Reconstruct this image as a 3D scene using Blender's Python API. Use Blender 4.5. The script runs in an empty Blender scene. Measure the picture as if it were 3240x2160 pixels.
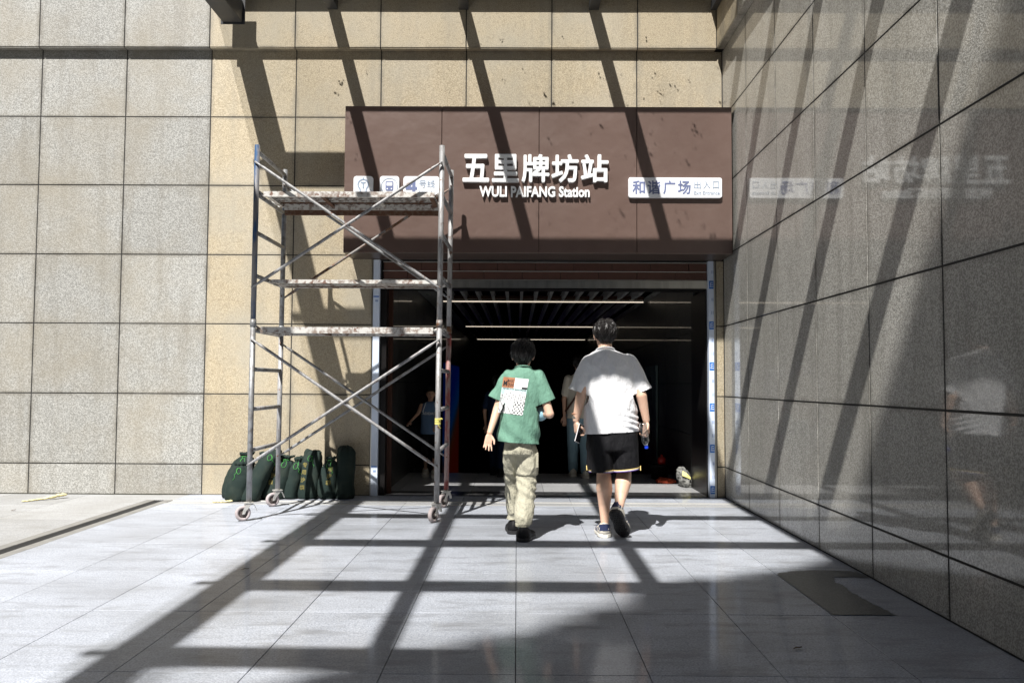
import bpy, bmesh, math, random
import numpy as np
from mathutils import Vector, Matrix
from mathutils.bvhtree import BVHTree
R = random.Random(7)
sc = bpy.context.scene
COL = sc.collection

# ------------------------------------------------------------------ camera
CAM_H = 1.1876
def cam_axes(pitch, yaw, roll):
    cy, sy = math.cos(yaw), math.sin(yaw); cp, sp = math.cos(pitch), math.sin(pitch); cr, sr = math.cos(roll), math.sin(roll)
    x = Vector((cy, sy, 0)); y = Vector((-sy, cy, 0)); z = Vector((0, 0, 1))
    d = y*cp + z*sp; w = z*cp - y*sp
    return x*cr + w*sr, w*cr - x*sr, d
rx_, up_, fw_ = cam_axes(.0508, .0063, .0053)
cam = bpy.data.cameras.new('camera'); cam.sensor_width = 36; cam.lens = 29.07; cam.clip_start = .05; cam.clip_end = 500
camo = bpy.data.objects.new('camera', cam); COL.objects.link(camo)
M = Matrix.Identity(4)
for i in range(3):
    M[i][0] = rx_[i]; M[i][1] = up_[i]; M[i][2] = -fw_[i]
M[2][3] = CAM_H
camo.matrix_world = M
sc.camera = camo

# ------------------------------------------------------------------ light
SUN = Vector((.376, 1.0, -1.41)).normalized()
wd = bpy.data.worlds.new('World'); sc.world = wd; wd.use_nodes = True
nt = wd.node_tree; bg = nt.nodes['Background']
sky = nt.nodes.new('ShaderNodeTexSky'); sky.sky_type = 'NISHITA'; sky.sun_disc = False
sky.sun_elevation = math.radians(52.8); sky.sun_rotation = math.radians(200.6); sky.air_density = .8; sky.dust_density = .15; sky.ozone_density = 1.5
nt.links.new(sky.outputs[0], bg.inputs[0]); bg.inputs[1].default_value = .05
sl = bpy.data.lights.new('sun', 'SUN'); sl.energy = 5.0; sl.angle = math.radians(.55); sl.color = (1, .972, .935)
so = bpy.data.objects.new('sun', sl); COL.objects.link(so); so.rotation_euler = SUN.to_track_quat('-Z', 'Y').to_euler()
so.location = (-4, -10, 15)
sc.view_settings.view_transform = 'Standard'; sc.view_settings.look = 'None'
sc.view_settings.exposure = 1.04; sc.view_settings.gamma = 1; sc.view_settings.use_curve_mapping = False
sc.render.engine = 'CYCLES'; sc.cycles.max_bounces = 8; sc.cycles.transparent_max_bounces = 16
sc.cycles.use_denoising = True

# ------------------------------------------------------------------ materials
def new_mat(name):
    m = bpy.data.materials.new(name); m.use_nodes = True
    return m, m.node_tree, m.node_tree.nodes['Principled BSDF']
def N(nt, t, **k):
    n = nt.nodes.new(t)
    for a, b in k.items(): setattr(n, a, b)
    return n
def noise(nt, vec, scale, detail=3, rough=.55, sc3=None):
    if sc3:
        mp = N(nt, 'ShaderNodeMapping'); mp.inputs['Scale'].default_value = sc3; nt.links.new(vec, mp.inputs[0]); vec = mp.outputs[0]
    n = N(nt, 'ShaderNodeTexNoise'); n.inputs['Scale'].default_value = scale; n.inputs['Detail'].default_value = detail
    n.inputs['Roughness'].default_value = rough; nt.links.new(vec, n.inputs['Vector']); return n.outputs['Fac']
def mrange(nt, v, a, b, c, d):
    n = N(nt, 'ShaderNodeMapRange'); nt.links.new(v, n.inputs[0])
    for i, q in enumerate((a, b, c, d)): n.inputs[i+1].default_value = q
    return n.outputs[0]
def mix(nt, f, a, b, mode='MIX'):
    n = N(nt, 'ShaderNodeMix', data_type='RGBA', blend_type=mode)
    for s, v in ((n.inputs[0], f), (n.inputs[6], a), (n.inputs[7], b)):
        if hasattr(v, 'is_linked'): nt.links.new(v, s)
        elif isinstance(v, (int, float)): s.default_value = v
        else: s.default_value = (*v, 1)
    return n.outputs[2]
def mul(nt, a, b):
    n = N(nt, 'ShaderNodeMath', operation='MULTIPLY')
    for s, v in zip(n.inputs, (a, b)):
        if hasattr(v, 'is_linked'): nt.links.new(v, s)
        else: s.default_value = v
    return n.outputs[0]
def posn(nt): return N(nt, 'ShaderNodeNewGeometry').outputs['Position']
def bump(nt, b, h, dist, strength=1):
    n = N(nt, 'ShaderNodeBump'); n.inputs['Distance'].default_value = dist; n.inputs['Strength'].default_value = strength
    nt.links.new(h, n.inputs['Height']); nt.links.new(n.outputs[0], b.inputs['Normal'])

def granite(name, col, light, dark, stain, speck=150, smear=0, axes='', streak=0, rough=.6, coat=0., coat_rough=.05, objvar=.10, stain_amt=.5, stretch=(1,1,1), bumpd=.0012):
    m, nt, b = new_mat(name); P = posn(nt)
    s1 = mrange(nt, noise(nt, P, speck, 2, .6), .40, .62, 0, 1)
    c = mix(nt, s1, dark, light)
    s2 = mrange(nt, noise(nt, P, speck*.42, 2, .5), .56, .66, 0, .55)
    c = mix(nt, s2, c, [x*.55 for x in dark])
    c = mix(nt, .42, c, col)
    s3 = mrange(nt, noise(nt, P, 1.3, 4, .6, stretch), .42, .72, 0, stain_amt)
    c = mix(nt, s3, c, stain)
    if smear:
        c = mix(nt, mrange(nt, noise(nt, P, 4.0, 6, .7, (.6,1.9,1)), .50, .68, 0, smear), c, stain); c = mix(nt, mrange(nt, noise(nt, P, .55, 3, .5), .45, .7, 0, smear*.6), c, stain)
    if streak: c = mix(nt, mrange(nt, noise(nt, P, 3.0, 4, .6, (2.2,2.2,.22)), .50, .75, 0, streak), c, [x*.62 for x in stain])
    if axes:
        tc = N(nt, 'ShaderNodeTexCoord'); sx = N(nt, 'ShaderNodeSeparateXYZ'); nt.links.new(tc.outputs['Generated'], sx.inputs[0]); last = None
        for a_ in axes:
            q1 = N(nt, 'ShaderNodeMath', operation='SUBTRACT'); nt.links.new(sx.outputs[a_], q1.inputs[0]); q1.inputs[1].default_value = .5
            q2 = N(nt, 'ShaderNodeMath', operation='ABSOLUTE'); nt.links.new(q1.outputs[0], q2.inputs[0])
            if last is None: last = q2.outputs[0]
            else:
                q3 = N(nt, 'ShaderNodeMath', operation='MAXIMUM'); nt.links.new(last, q3.inputs[0]); nt.links.new(q2.outputs[0], q3.inputs[1]); last = q3.outputs[0]
        ed_ = mul(nt, mrange(nt, last, .455, .50, 0, 1), mrange(nt, noise(nt, P, 4.5, 4, .6), .38, .62, .05, .6))
        c = mix(nt, ed_, c, [x*.45 for x in stain])
    oi = N(nt, 'ShaderNodeObjectInfo')
    v = mrange(nt, oi.outputs['Random'], 0, 1, 1-objvar, 1+objvar*.6)
    c = mix(nt, 1., c, v, 'MULTIPLY')
    nt.links.new(c, b.inputs['Base Color']); b.inputs['Roughness'].default_value = rough
    b.inputs['Coat Weight'].default_value = coat; b.inputs['Coat Roughness'].default_value = coat_rough
    bump(nt, b, s1, bumpd, .7)
    return m
def plain(name, col, rough=.5, metal=0., coat=0., coat_rough=.1, var=.0, vscale=6, vcol=None, bscale=0, bd=.001, trans=0, emit=None, es=0, thr=(.45, .7), vstretch=None, v2=None, fold=0):
    m, nt, b = new_mat(name); P = posn(nt)
    b.inputs['Base Color'].default_value = (*col, 1); b.inputs['Roughness'].default_value = rough
    b.inputs['Metallic'].default_value = metal; b.inputs['Coat Weight'].default_value = coat; b.inputs['Coat Roughness'].default_value = coat_rough
    b.inputs['Transmission Weight'].default_value = trans
    if var:
        f = mrange(nt, noise(nt, P, vscale, 4, .6, vstretch), thr[0], thr[1], 0, var)
        cc_ = mix(nt, f, col, vcol or [x*.5 for x in col])
        if v2: cc_ = mix(nt, mrange(nt, noise(nt, P, v2[0], 4, .65), v2[1], v2[1]+.06, 0, .9), cc_, v2[2])
        nt.links.new(cc_, b.inputs['Base Color'])
    if fold: bump(nt, b, noise(nt, P, 7, 5, .6, (1.6,1.6,.75)), fold)
    elif bscale: bump(nt, b, noise(nt, P, bscale, 3), bd)
    if emit: b.inputs['Emission Color'].default_value = (*emit, 1); b.inputs['Emission Strength'].default_value = es
    return m

MT = {}
MT['grey'] = granite('grey_granite', (.30,.298,.278), (.50,.495,.465), (.135,.132,.118), (.255,.225,.17), stain_amt=.65, axes='XZ', streak=.35, objvar=.13, speck=105)
MT['yellow'] = granite('yellow_granite', (.40,.335,.225), (.56,.485,.35), (.22,.175,.11), (.35,.325,.265), stain_amt=.75, objvar=.09, axes='XZ', streak=.3, speck=120)
MT['polish'] = granite('polished_side_granite', (.42,.41,.38), (.70,.69,.65), (.16,.155,.135), (.27,.26,.225), speck=110, axes='YZ', streak=.4, coat=.9, coat_rough=.045, stain_amt=.45, stretch=(1,1,.35), objvar=.08)
MT['floor'] = granite('pale_floor_granite', (.40,.43,.49), (.56,.59,.65), (.235,.255,.30), (.225,.235,.255), speck=110, smear=.9, rough=.62, coat=.25, coat_rough=.09, stain_amt=.6, stretch=(.8,1.4,1), objvar=.085)
MT['paving'] = granite('warm_grey_paving', (.32,.325,.325), (.41,.41,.41), (.23,.23,.23), (.22,.215,.20), speck=110, smear=.6, rough=.7, stain_amt=.5)
MT['marble'] = granite('dark_mottled_marble', (.025,.025,.028), (.13,.13,.135), (.012,.012,.013), (.06,.06,.06), speck=22, rough=.3, coat=.4, stretch=(.6,2,1))
MT['hallfloor'] = granite('hall_floor_stone', (.40,.41,.42), (.5,.5,.51), (.32,.32,.33), (.28,.28,.29), speck=110, rough=.4, coat=.4)
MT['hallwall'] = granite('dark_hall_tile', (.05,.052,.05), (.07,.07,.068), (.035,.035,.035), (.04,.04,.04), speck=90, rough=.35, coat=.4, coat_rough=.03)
MT['asphalt'] = plain('asphalt', (.05,.05,.052), .85, bscale=90)
MT['facade'] = plain('far_facade', (.12,.118,.115), .8); MT['winglass'] = plain('window_glass', (.02,.025,.03), .08)
MT['joint'] = plain('joint_black', (.016,.015,.014), .8)
MT['cap'] = plain('wall_core', (.12,.12,.11), .9)
MT['fascia'] = plain('brown_fascia_metal', (.118,.076,.063), .40, 0, .3, .2, var=.7, vscale=1.7, vcol=(.142,.097,.082), bscale=2.6, bd=.012)
MT['soffit'] = plain('dark_soffit', (.055,.038,.032), .4)
MT['terracotta'] = plain('terracotta_panel', (.10,.044,.031), .5, var=.5, vscale=12)
MT['alu'] = plain('aluminium_strip', (.75,.74,.70), .35, .6)
MT['steel'] = plain('brushed_steel', (.58,.57,.53), .28, .95, var=.5, vscale=5, vstretch=(3,3,.3))
MT['black'] = plain('black_metal', (.012,.011,.011), .35)
MT['brownjamb'] = plain('brown_jamb', (.06,.026,.017), .4)
MT['white'] = plain('white_letter', (.86,.87,.88), .35, emit=(.8,.88,1), es=.0)
MT['plate'] = plain('white_plate', (.84,.86,.90), .3)
MT['ink'] = plain('slate_blue_print', (.15,.18,.33), .5)
MT['ink2'] = plain('grey_blue_print', (.27,.34,.45), .5)
MT['beam'] = plain('dark_painted_steel', (.035,.038,.043), .45, var=.4, vscale=9, vcol=(.07,.065,.06))
MT['tube'] = plain('worn_galvanised_tube', (.36,.36,.365), .55, .35, var=.75, vscale=16, vcol=(.15,.14,.135), vstretch=(3,3,.8), bscale=60, v2=(19,.60,(.15,.075,.045)))
MT['tubeblue'] = plain('blue_painted_tube', (.022,.075,.18), .55, .1, var=.95, vscale=6, vcol=(.20,.195,.20), vstretch=(2,2,.5), thr=(.40,.52))
MT['tubered'] = plain('red_worn_tube', (.30,.22,.21), .6, .2, var=.9, vscale=9, vcol=(.24,.05,.045), vstretch=(2,2,.7), thr=(.45,.6))
MT['tubedark'] = plain('dark_worn_tube', (.30,.31,.32), .5, .5, var=.8, vscale=14, vcol=(.10,.075,.06), v2=(23,.60,(.30,.29,.27)))
MT['rusty'] = plain('rusty_brace_tube', (.25,.24,.235), .6, .3, var=.95, vscale=11, vcol=(.17,.075,.03), thr=(.46,.58))
MT['plank'] = plain('paint_spattered_steel_plank', (.62,.61,.585), .55, .15, var=.8, vscale=22, vcol=(.20,.13,.095), thr=(.48,.62), v2=(9,.60,(.17,.08,.05)))
MT['rust'] = plain('rust', (.11,.05,.028), .8, var=.6, vscale=30, vcol=(.2,.16,.12))
MT['tyre'] = plain('dusty_pink_rubber', (.36,.31,.31), .8, var=.6, vscale=50, vcol=(.22,.20,.19))
MT['hub'] = plain('cast_wheel_hub', (.09,.07,.065), .6)
MT['fork'] = plain('zinc_fork', (.55,.54,.51), .45, .5, var=.6, vscale=40)
MT['tape'] = plain('yellow_tape', (.80,.72,.20), .5)
MT['bag'] = plain('dark_green_canvas', (.014,.024,.021), .85, var=.5, vscale=8, vcol=(.034,.042,.032), bscale=350, bd=.001)
MT['rope'] = plain('green_rope', (.05,.27,.05), .6)
MT['stencil'] = plain('yellow_stencil', (.15,.125,.03), .8)
MT['film'] = plain('protective_film', (.66,.75,.90), .35, var=.4, vscale=7, vcol=(.80,.85,.93))
MT['filmblue'] = plain('film_print_blue', (.02,.16,.55), .4)
MT['filmtext'] = plain('film_small_print', (.28,.38,.60), .5)
MT['gypsum'] = plain('gypsum_ceiling', (.45,.46,.44), .8)
MT['baffle'] = plain('grey_ceiling_baffle', (.80,.80,.79), .7)
MT['led'] = plain('led_strip', (.9,.85,.75), .5, emit=(1,.86,.68), es=.4)
MT['spot'] = plain('downlight', (.9,.9,.85), .5, emit=(1,.93,.8), es=.8)
MT['ring'] = plain('downlight_rim', (.35,.36,.34), .5)
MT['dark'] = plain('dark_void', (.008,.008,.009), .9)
MT['skin'] = plain('skin', (.68,.45,.335), .5, var=.35, vscale=9, vcol=(.60,.36,.25)); 
MT['skin2'] = plain('tanned_skin', (.50,.295,.20), .5, var=.35, vscale=9, vcol=(.42,.22,.14))
for k in ('skin', 'skin2'):
    b_ = MT[k].node_tree.nodes['Principled BSDF']; b_.inputs['Subsurface Weight'].default_value = .12; b_.inputs['Subsurface Radius'].default_value = (.012,.005,.003)
MT['hair'] = plain('black_hair', (.007,.006,.006), .6); MT['hair'].node_tree.nodes['Principled BSDF'].inputs['Specular IOR Level'].default_value = .2; MT['hair2'] = plain('glossy_hair_strand', (.012,.010,.010), .40); MT['hair2'].node_tree.nodes['Principled BSDF'].inputs['Specular IOR Level'].default_value = .5
MT['wshirt'] = plain('white_cotton', (.78,.79,.82), .85, fold=.035)
MT['gshirt'] = plain('green_cotton', (.145,.30,.225), .85, var=.4, vscale=5, vcol=(.12,.26,.19), fold=.03)
MT['khaki'] = plain('khaki_cloth', (.46,.44,.345), .8, var=.4, vscale=4, vcol=(.38,.36,.27), fold=.05)
MT['blackcloth'] = plain('black_jersey', (.010,.010,.012), .7, fold=.03)
MT['goldtrim'] = plain('gold_trim', (.75,.56,.20), .6)
MT['whitetrim'] = plain('white_trim', (.8,.8,.8), .6)
MT['purpletrim'] = plain('purple_trim', (.10,.04,.28), .6)
MT['denim'] = plain('pale_blue_linen', (.17,.27,.33), .85, var=.4, vscale=9)
MT['cream'] = plain('cream_cotton', (.55,.51,.43), .85)
MT['navy'] = plain('navy_cloth', (.012,.022,.05), .9)
MT['tank'] = plain('blue_jersey', (.11,.19,.32), .8)
MT['rubber'] = plain('black_rubber', (.018,.018,.02), .6)
MT['shoeblack'] = plain('black_shoe', (.012,.012,.014), .6)
MT['shoecream'] = plain('cream_shoe', (.62,.58,.50), .6, var=.4, vscale=40, vcol=(.42,.40,.38))
MT['shoenavy'] = plain('navy_shoe_panel', (.02,.03,.085), .6)
MT['soleW'] = plain('cream_midsole', (.70,.67,.60), .6)
MT['sock'] = plain('pale_sock', (.45,.68,.72), .8)
MT['phone'] = plain('phone_screen', (.012,.012,.014), .12)
MT['phonecase'] = plain('pale_phone_edge', (.75,.72,.74), .3)
MT['watch'] = plain('steel_watch', (.5,.48,.44), .3, .9)
MT['bead'] = plain('wooden_bead', (.38,.20,.12), .5)
MT['bluecap'] = plain('blue_bottle_cap', (.01,.06,.75), .35)
MT['pbrown'] = plain('print_brown', (.36,.15,.075), .8); MT['pwhite'] = plain('print_white', (.78,.80,.80), .8)
MT['pblack'] = plain('print_black', (.012,.012,.015), .8); MT['pblue'] = plain('print_pale_blue', (.55,.74,.74), .8)
MT['pgrey'] = plain('print_grey', (.36,.36,.37), .8)
MT['paleblue'] = plain('pale_blue_plastic', (.35,.60,.72), .35); MT['paleyellow'] = plain('pale_yellow_plastic', (.75,.68,.25), .4)
MT['orange'] = plain('orange_cloth', (.42,.06,.02), .8); MT['canvas'] = plain('grey_canvas', (.20,.20,.19), .8, var=.9, vscale=22, vcol=(.03,.03,.03))
MT['redplastic'] = plain('red_plastic', (.35,.015,.01), .4)
MT['ribbon'] = plain('cream_plastic_ribbon', (.62,.55,.30), .5)
MT['leafdry'] = plain('dry_leaf', (.10,.07,.04), .8)
MT['glassboard'] = plain('pale_green_board', (.10,.15,.15), .4)
MT['leaf'] = plain('tree_leaf', (.05,.09,.03), .6); MT['bark'] = plain('bark', (.12,.09,.07), .9, bscale=20, bd=.02)
MT['grate'] = plain('cast_grate', (.05,.05,.05), .6)
MT['kerb'] = plain('drain_stone_border', (.20,.195,.18), .8, var=.5, vscale=8)
for k in ('blackcloth','bag','shoeblack','navy','brownjamb','black'): MT[k].node_tree.nodes['Principled BSDF'].inputs['Specular IOR Level'].default_value = .18
MT['dirt'] = plain('dirt_blob', (.05,.045,.035), .9)
# canopy glass
m, nt, b = new_mat('canopy_glass'); nt.nodes.remove(b)
tr = N(nt, 'ShaderNodeBsdfTransparent'); gl = N(nt, 'ShaderNodeBsdfGlossy'); mx = N(nt, 'ShaderNodeMixShader')
f_ = mrange(nt, noise(nt, posn(nt), 1.1, 4, .6, (1,.4,1)), .35, .75, 0, 1)
nt.links.new(mix(nt, f_, (.945,.94,.93), (.86,.86,.85)), tr.inputs[0]); gl.inputs['Roughness'].default_value = .05; mx.inputs[0].default_value = .05
nt.links.new(tr.outputs[0], mx.inputs[1]); nt.links.new(gl.outputs[0], mx.inputs[2]); nt.links.new(mx.outputs[0], nt.nodes['Material Output'].inputs[0]); MT['glass'] = m
m, nt, b = new_mat('bottle_plastic'); nt.nodes.remove(b)
tr = N(nt, 'ShaderNodeBsdfTransparent'); gl = N(nt, 'ShaderNodeBsdfGlossy'); mx = N(nt, 'ShaderNodeMixShader'); lw = N(nt, 'ShaderNodeLayerWeight'); lw.inputs[0].default_value = .45
tr.inputs[0].default_value = (.80,.84,.88,1); gl.inputs['Roughness'].default_value = .12
nt.links.new(lw.outputs['Facing'], mx.inputs[0]); nt.links.new(tr.outputs[0], mx.inputs[1]); nt.links.new(gl.outputs[0], mx.inputs[2]); nt.links.new(mx.outputs[0], nt.nodes['Material Output'].inputs[0]); MT['bottle'] = m
# wet stain on the slabs
m, nt, b = new_mat('wet_stain'); b.inputs['Base Color'].default_value = (.10,.10,.085,1); b.inputs['Roughness'].default_value = .35
nt.links.new(mix(nt, mrange(nt, noise(nt, posn(nt), 120, 2), .4, .65, 0, 1), (.05,.053,.054), (.12,.125,.125)), b.inputs['Base Color']); MT['wet'] = m
# advertising screen
m, nt, b = new_mat('lit_poster'); P = posn(nt); sp = N(nt, 'ShaderNodeSeparateXYZ'); nt.links.new(P, sp.inputs[0])
a_ = N(nt, 'ShaderNodeMath', operation='MULTIPLY_ADD'); nt.links.new(sp.outputs['Y'], a_.inputs[0]); a_.inputs[1].default_value = -.28; nt.links.new(sp.outputs['Z'], a_.inputs[2])
cr = N(nt, 'ShaderNodeValToRGB'); nt.links.new(mrange(nt, a_.outputs[0], -5.6, -3.1, 0, 1), cr.inputs[0])
e = cr.color_ramp.elements; e[0].position = .1; e[0].color = (.10,.008,.003,1); e[1].position = 1; e[1].color = (.0,.015,.16,1)
for p_, c_ in ((.27, (.08,.02,.008,1)), (.36, (.02,.03,.05,1)), (.45, (.0,.05,.22,1)), (.7, (.0,.012,.20,1))):
    q = e.new(p_); q.color = c_
b.inputs['Base Color'].default_value = (.01,.01,.02,1); nt.links.new(cr.outputs[0], b.inputs['Emission Color']); b.inputs['Emission Strength'].default_value = .055; MT['poster'] = m

# ------------------------------------------------------------------ mesh helpers
def mesh_of(bm, name='mesh'):
    me = bpy.data.meshes.new(name); bm.to_mesh(me); bm.free(); return me
def link(name, me, mat=None, parent=None, smooth=False, loc=None):
    o = bpy.data.objects.new(name, me); COL.objects.link(o)
    if me is not None and mat is not None and not me.materials: me.materials.append(MT[mat])
    if smooth and me is not None: me.polygons.foreach_set('use_smooth', [True]*len(me.polygons))
    if parent: o.parent = parent
    if loc is not None: o.location = loc
    return o
def tag(o, label=None, cat=None, group=None, kind=None):
    if label: o['label'] = label
    if cat: o['category'] = cat
    if group: o['group'] = group
    if kind: o['kind'] = kind
    return o
def thing(name, label, cat, loc=(0,0,0), group=None, rz=0):
    o = bpy.data.objects.new(name, None); COL.objects.link(o); o.location = loc; o.rotation_euler = (0,0,rz); o.empty_display_size = .1
    return tag(o, label, cat, group)
def struct(name, loc=(0,0,0)):
    o = bpy.data.objects.new(name, None); COL.objects.link(o); o.location = loc; o['kind'] = 'structure'; return o
def box(bm, lo, hi, bev=0):
    lo, hi = Vector(lo), Vector(hi)
    r = bmesh.ops.create_cube(bm, size=1, matrix=Matrix.Translation((lo+hi)/2) @ Matrix.Diagonal((*(hi-lo), 1)))
    if bev:
        es = list({e for v in r['verts'] for e in v.link_edges}); bmesh.ops.bevel(bm, geom=es, offset=bev, segments=1, affect='EDGES')
def boxo(name, lo, hi, mat, parent=None, bev=0):
    """box object with its own origin at the box centre"""
    lo, hi = Vector(lo), Vector(hi); c = (lo+hi)/2; bm = bmesh.new(); box(bm, lo-c, hi-c, bev)
    return link(name, mesh_of(bm), mat, parent, loc=c)
_cache = {}
def panel(name, lo, hi, mat, parent, bev=.004, jit=0):
    """cheap bevelled slab sharing mesh data between equal sizes"""
    lo, hi = Vector(lo), Vector(hi); c = (lo+hi)/2; s = hi-lo; key = (round(s.x,3), round(s.y,3), round(s.z,3), mat, bev)
    if key not in _cache:
        bm = bmesh.new(); box(bm, -s/2, s/2, bev); me = mesh_of(bm); me.materials.append(MT[mat]); _cache[key] = me
    o = link(name, _cache[key], None, parent, loc=c)
    if jit: o.rotation_euler = (R.uniform(-jit, jit), R.uniform(-jit, jit), 0)
    return o
def frame(d):
    d = d.normalized(); a = Vector((0,0,1)) if abs(d.z) < .9 else Vector((0,1,0))
    u = a.cross(d).normalized(); return u, d.cross(u)
def loft(bm, rings, close=True):
    vs = [[bm.verts.new(p) for p in r] for r in rings]; n = len(vs[0])
    for a, b in zip(vs, vs[1:]):
        for i in range(n): bm.faces.new((a[i], a[(i+1) % n], b[(i+1) % n], b[i]))
    if close: bm.faces.new(vs[0][::-1]); bm.faces.new(vs[-1])
def tube(bm, pts, r, n=10, close=True):
    pts = [Vector(p) for p in pts]; rs = r if isinstance(r, (list, tuple)) else [r]*len(pts); rings = []
    u = v = None
    for i, p in enumerate(pts):
        d = (pts[min(i+1, len(pts)-1)] - pts[max(i-1, 0)]).normalized()
        if u is None: u, v = frame(d)
        else:
            u = (u - d*u.dot(d)).normalized(); v = d.cross(u)
        rings.append([p + (u*math.cos(t*2*math.pi/n) + v*math.sin(t*2*math.pi/n))*rs[i] for t in range(n)])
    loft(bm, rings, close)
def capsule(bm, p0, r0, p1, r1, n=14, flat=1.0, fdir=None):
    """tapered round-ended limb; flat<1 squashes it along fdir"""
    p0, p1 = Vector(p0), Vector(p1); d = p1-p0; L = d.length; d = d.normalized() if L > 1e-6 else Vector((0,0,1)); u, v = frame(d)
    if fdir is not None:
        f = Vector(fdir); v = (f - d*f.dot(d)).normalized(); u = v.cross(d)
    prof = [(-r0*math.cos(a), r0*math.sin(a)) for a in (.25, .7, 1.15)] + [(0, r0)]
    prof += [(L*k, r0+(r1-r0)*k) for k in (.33, .66)] if L > .03 else []
    prof += [(L, r1)] + [(L+r1*math.cos(a), r1*math.sin(a)) for a in (1.15, .7, .25)]
    loft(bm, [[p0 + d*s + (u*math.cos(t*2*math.pi/n) + v*math.sin(t*2*math.pi/n)*flat)*q for t in range(n)] for s, q in prof])
def ellip(bm, c, r, rot=None, n=16):
    m = Matrix.Translation(c) @ (rot.to_4x4() if rot else Matrix.Identity(4)) @ Matrix.Diagonal((*r, 1))
    bmesh.ops.create_uvsphere(bm, u_segments=n, v_segments=n//2+2, radius=1, matrix=m)
def sring(c, rx, ry, n=36, e=2.4, tilt=0, front=1.0):
    out = []
    for i in range(n):
        a = 2*math.pi*i/n; ca, sa = math.cos(a), math.sin(a)
        x = rx*math.copysign(abs(ca)**(2/e), ca); y = ry*math.copysign(abs(sa)**(2/e), sa)
        out.append(Vector((c[0]+x, c[1]+y, c[2]+tilt*x)))
    return out
def lathe(bm, prof, n=20, m=Matrix.Identity(4)):
    loft(bm, [[m @ Vector((r*math.cos(2*math.pi*i/n), r*math.sin(2*math.pi*i/n), z)) for i in range(n)] for r, z in prof])
# numpy value noise
def _h(ix, iy, iz, s):
    n = (ix*374761393 + iy*668265263 + iz*2147483647 + s*974634777) & 0xffffffff
    n = ((n ^ (n >> 13))*1274126177) & 0xffffffff
    return ((n ^ (n >> 16)) & 0xffff)/65535.
def vnoise(P, seed=0):
    P = np.asarray(P, float); i = np.floor(P).astype(np.int64); f = P-i; f = f*f*(3-2*f); out = 0
    for dx in (0,1):
        for dy in (0,1):
            for dz in (0,1):
                w = (f[:,0] if dx else 1-f[:,0])*(f[:,1] if dy else 1-f[:,1])*(f[:,2] if dz else 1-f[:,2])
                out = out + w*_h(i[:,0]+dx, i[:,1]+dy, i[:,2]+dz, seed)
    return out*2-1
def get_co(me):
    a = np.empty(len(me.vertices)*3); me.vertices.foreach_get('co', a); return a.reshape(-1,3)
def get_no(me):
    a = np.empty(len(me.vertices)*3); me.vertices.foreach_get('normal', a); return a.reshape(-1,3)
def solid(build, voxel, smooth=4, disp=None, cuts=(), thick=0, keep=None):
    """overlapping closed shells -> one continuous voxel-remeshed surface"""
    bm = bmesh.new(); build(bm); bmesh.ops.recalc_face_normals(bm, faces=bm.faces); me = mesh_of(bm)
    t = bpy.data.objects.new('tmp', me); COL.objects.link(t)
    md = t.modifiers.new('r', 'REMESH'); md.mode = 'VOXEL'; md.voxel_size = voxel
    if smooth: s = t.modifiers.new('s', 'SMOOTH'); s.iterations = smooth; s.factor = .6
    dg = bpy.context.evaluated_depsgraph_get(); out = bpy.data.meshes.new_from_object(t.evaluated_get(dg)); bpy.data.objects.remove(t); bpy.data.meshes.remove(me)
    if disp is not None:
        co = get_co(out); no = get_no(out); out.vertices.foreach_set('co', (co + disp(co, no)).ravel()); out.update()
    if cuts or thick:
        bm = bmesh.new(); bm.from_mesh(out)
        for p, nrm, rad in cuts:
            p, nrm = Vector(p), Vector(nrm).normalized()
            fs = [f for f in bm.faces if (f.calc_center_median()-p).length < rad]
            g = list({v for f in fs for v in f.verts} | {e for f in fs for e in f.edges}) + fs
            bmesh.ops.bisect_plane(bm, geom=g, plane_co=p, plane_no=nrm, dist=1e-5)
            dl = [f for f in bm.faces if (f.calc_center_median()-p).length < rad and (f.calc_center_median()-p).dot(nrm) > 0]
            bmesh.ops.delete(bm, geom=dl, context='FACES')
        bm.verts.index_update(); bm.verts.ensure_lookup_table(); seen = set(); best = []
        for v in bm.verts:
            if v.index in seen: continue
            st_ = [v]; seen.add(v.index); grp = []
            while st_:
                w_ = st_.pop(); grp.append(w_)
                for e_ in w_.link_edges:
                    q_ = e_.other_vert(w_)
                    if q_.index not in seen: seen.add(q_.index); st_.append(q_)
            best.append(grp)
        best.sort(key=len); bmesh.ops.delete(bm, geom=[v for gq in best[:-1] for v in gq], context='VERTS')
        out2 = mesh_of(bm); bpy.data.meshes.remove(out); out = out2
        if thick:
            t = bpy.data.objects.new('tmp', out); COL.objects.link(t); s = t.modifiers.new('s', 'SOLIDIFY'); s.thickness = thick; s.offset = -1
            o2 = bpy.data.meshes.new_from_object(t.evaluated_get(bpy.context.evaluated_depsgraph_get())); bpy.data.objects.remove(t); bpy.data.meshes.remove(out); out = o2
    out.materials.clear(); return out
def cloth(amp, freq=(7,7,3.2), seed=1, ridge=.5, extra=None):
    def f(co, no):
        q = co*np.array(freq); q[:,0] += .8*q[:,2]*.5
        n1 = vnoise(q, seed); n2 = vnoise(q*2.3+5, seed+1); r = 1-2*np.abs(vnoise(q*1.4+9, seed+2))
        d = amp*(.6*n1 + .3*n2 + ridge*r*r*np.sign(r))
        if extra is not None: d = d + extra(co)
        return no*d[:,None]
    return f
def text_mesh(body, size=1., extrude=.0, offset=0., res=3):
    c = bpy.data.curves.new('t', 'FONT'); c.body = body; c.size = size; c.extrude = extrude; c.offset = offset; c.resolution_u = res
    o = bpy.data.objects.new('t', c); COL.objects.link(o)
    me = bpy.data.meshes.new_from_object(o.evaluated_get(bpy.context.evaluated_depsgraph_get())); bpy.data.objects.remove(o); bpy.data.curves.remove(c)
    me.materials.clear(); return me
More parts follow.
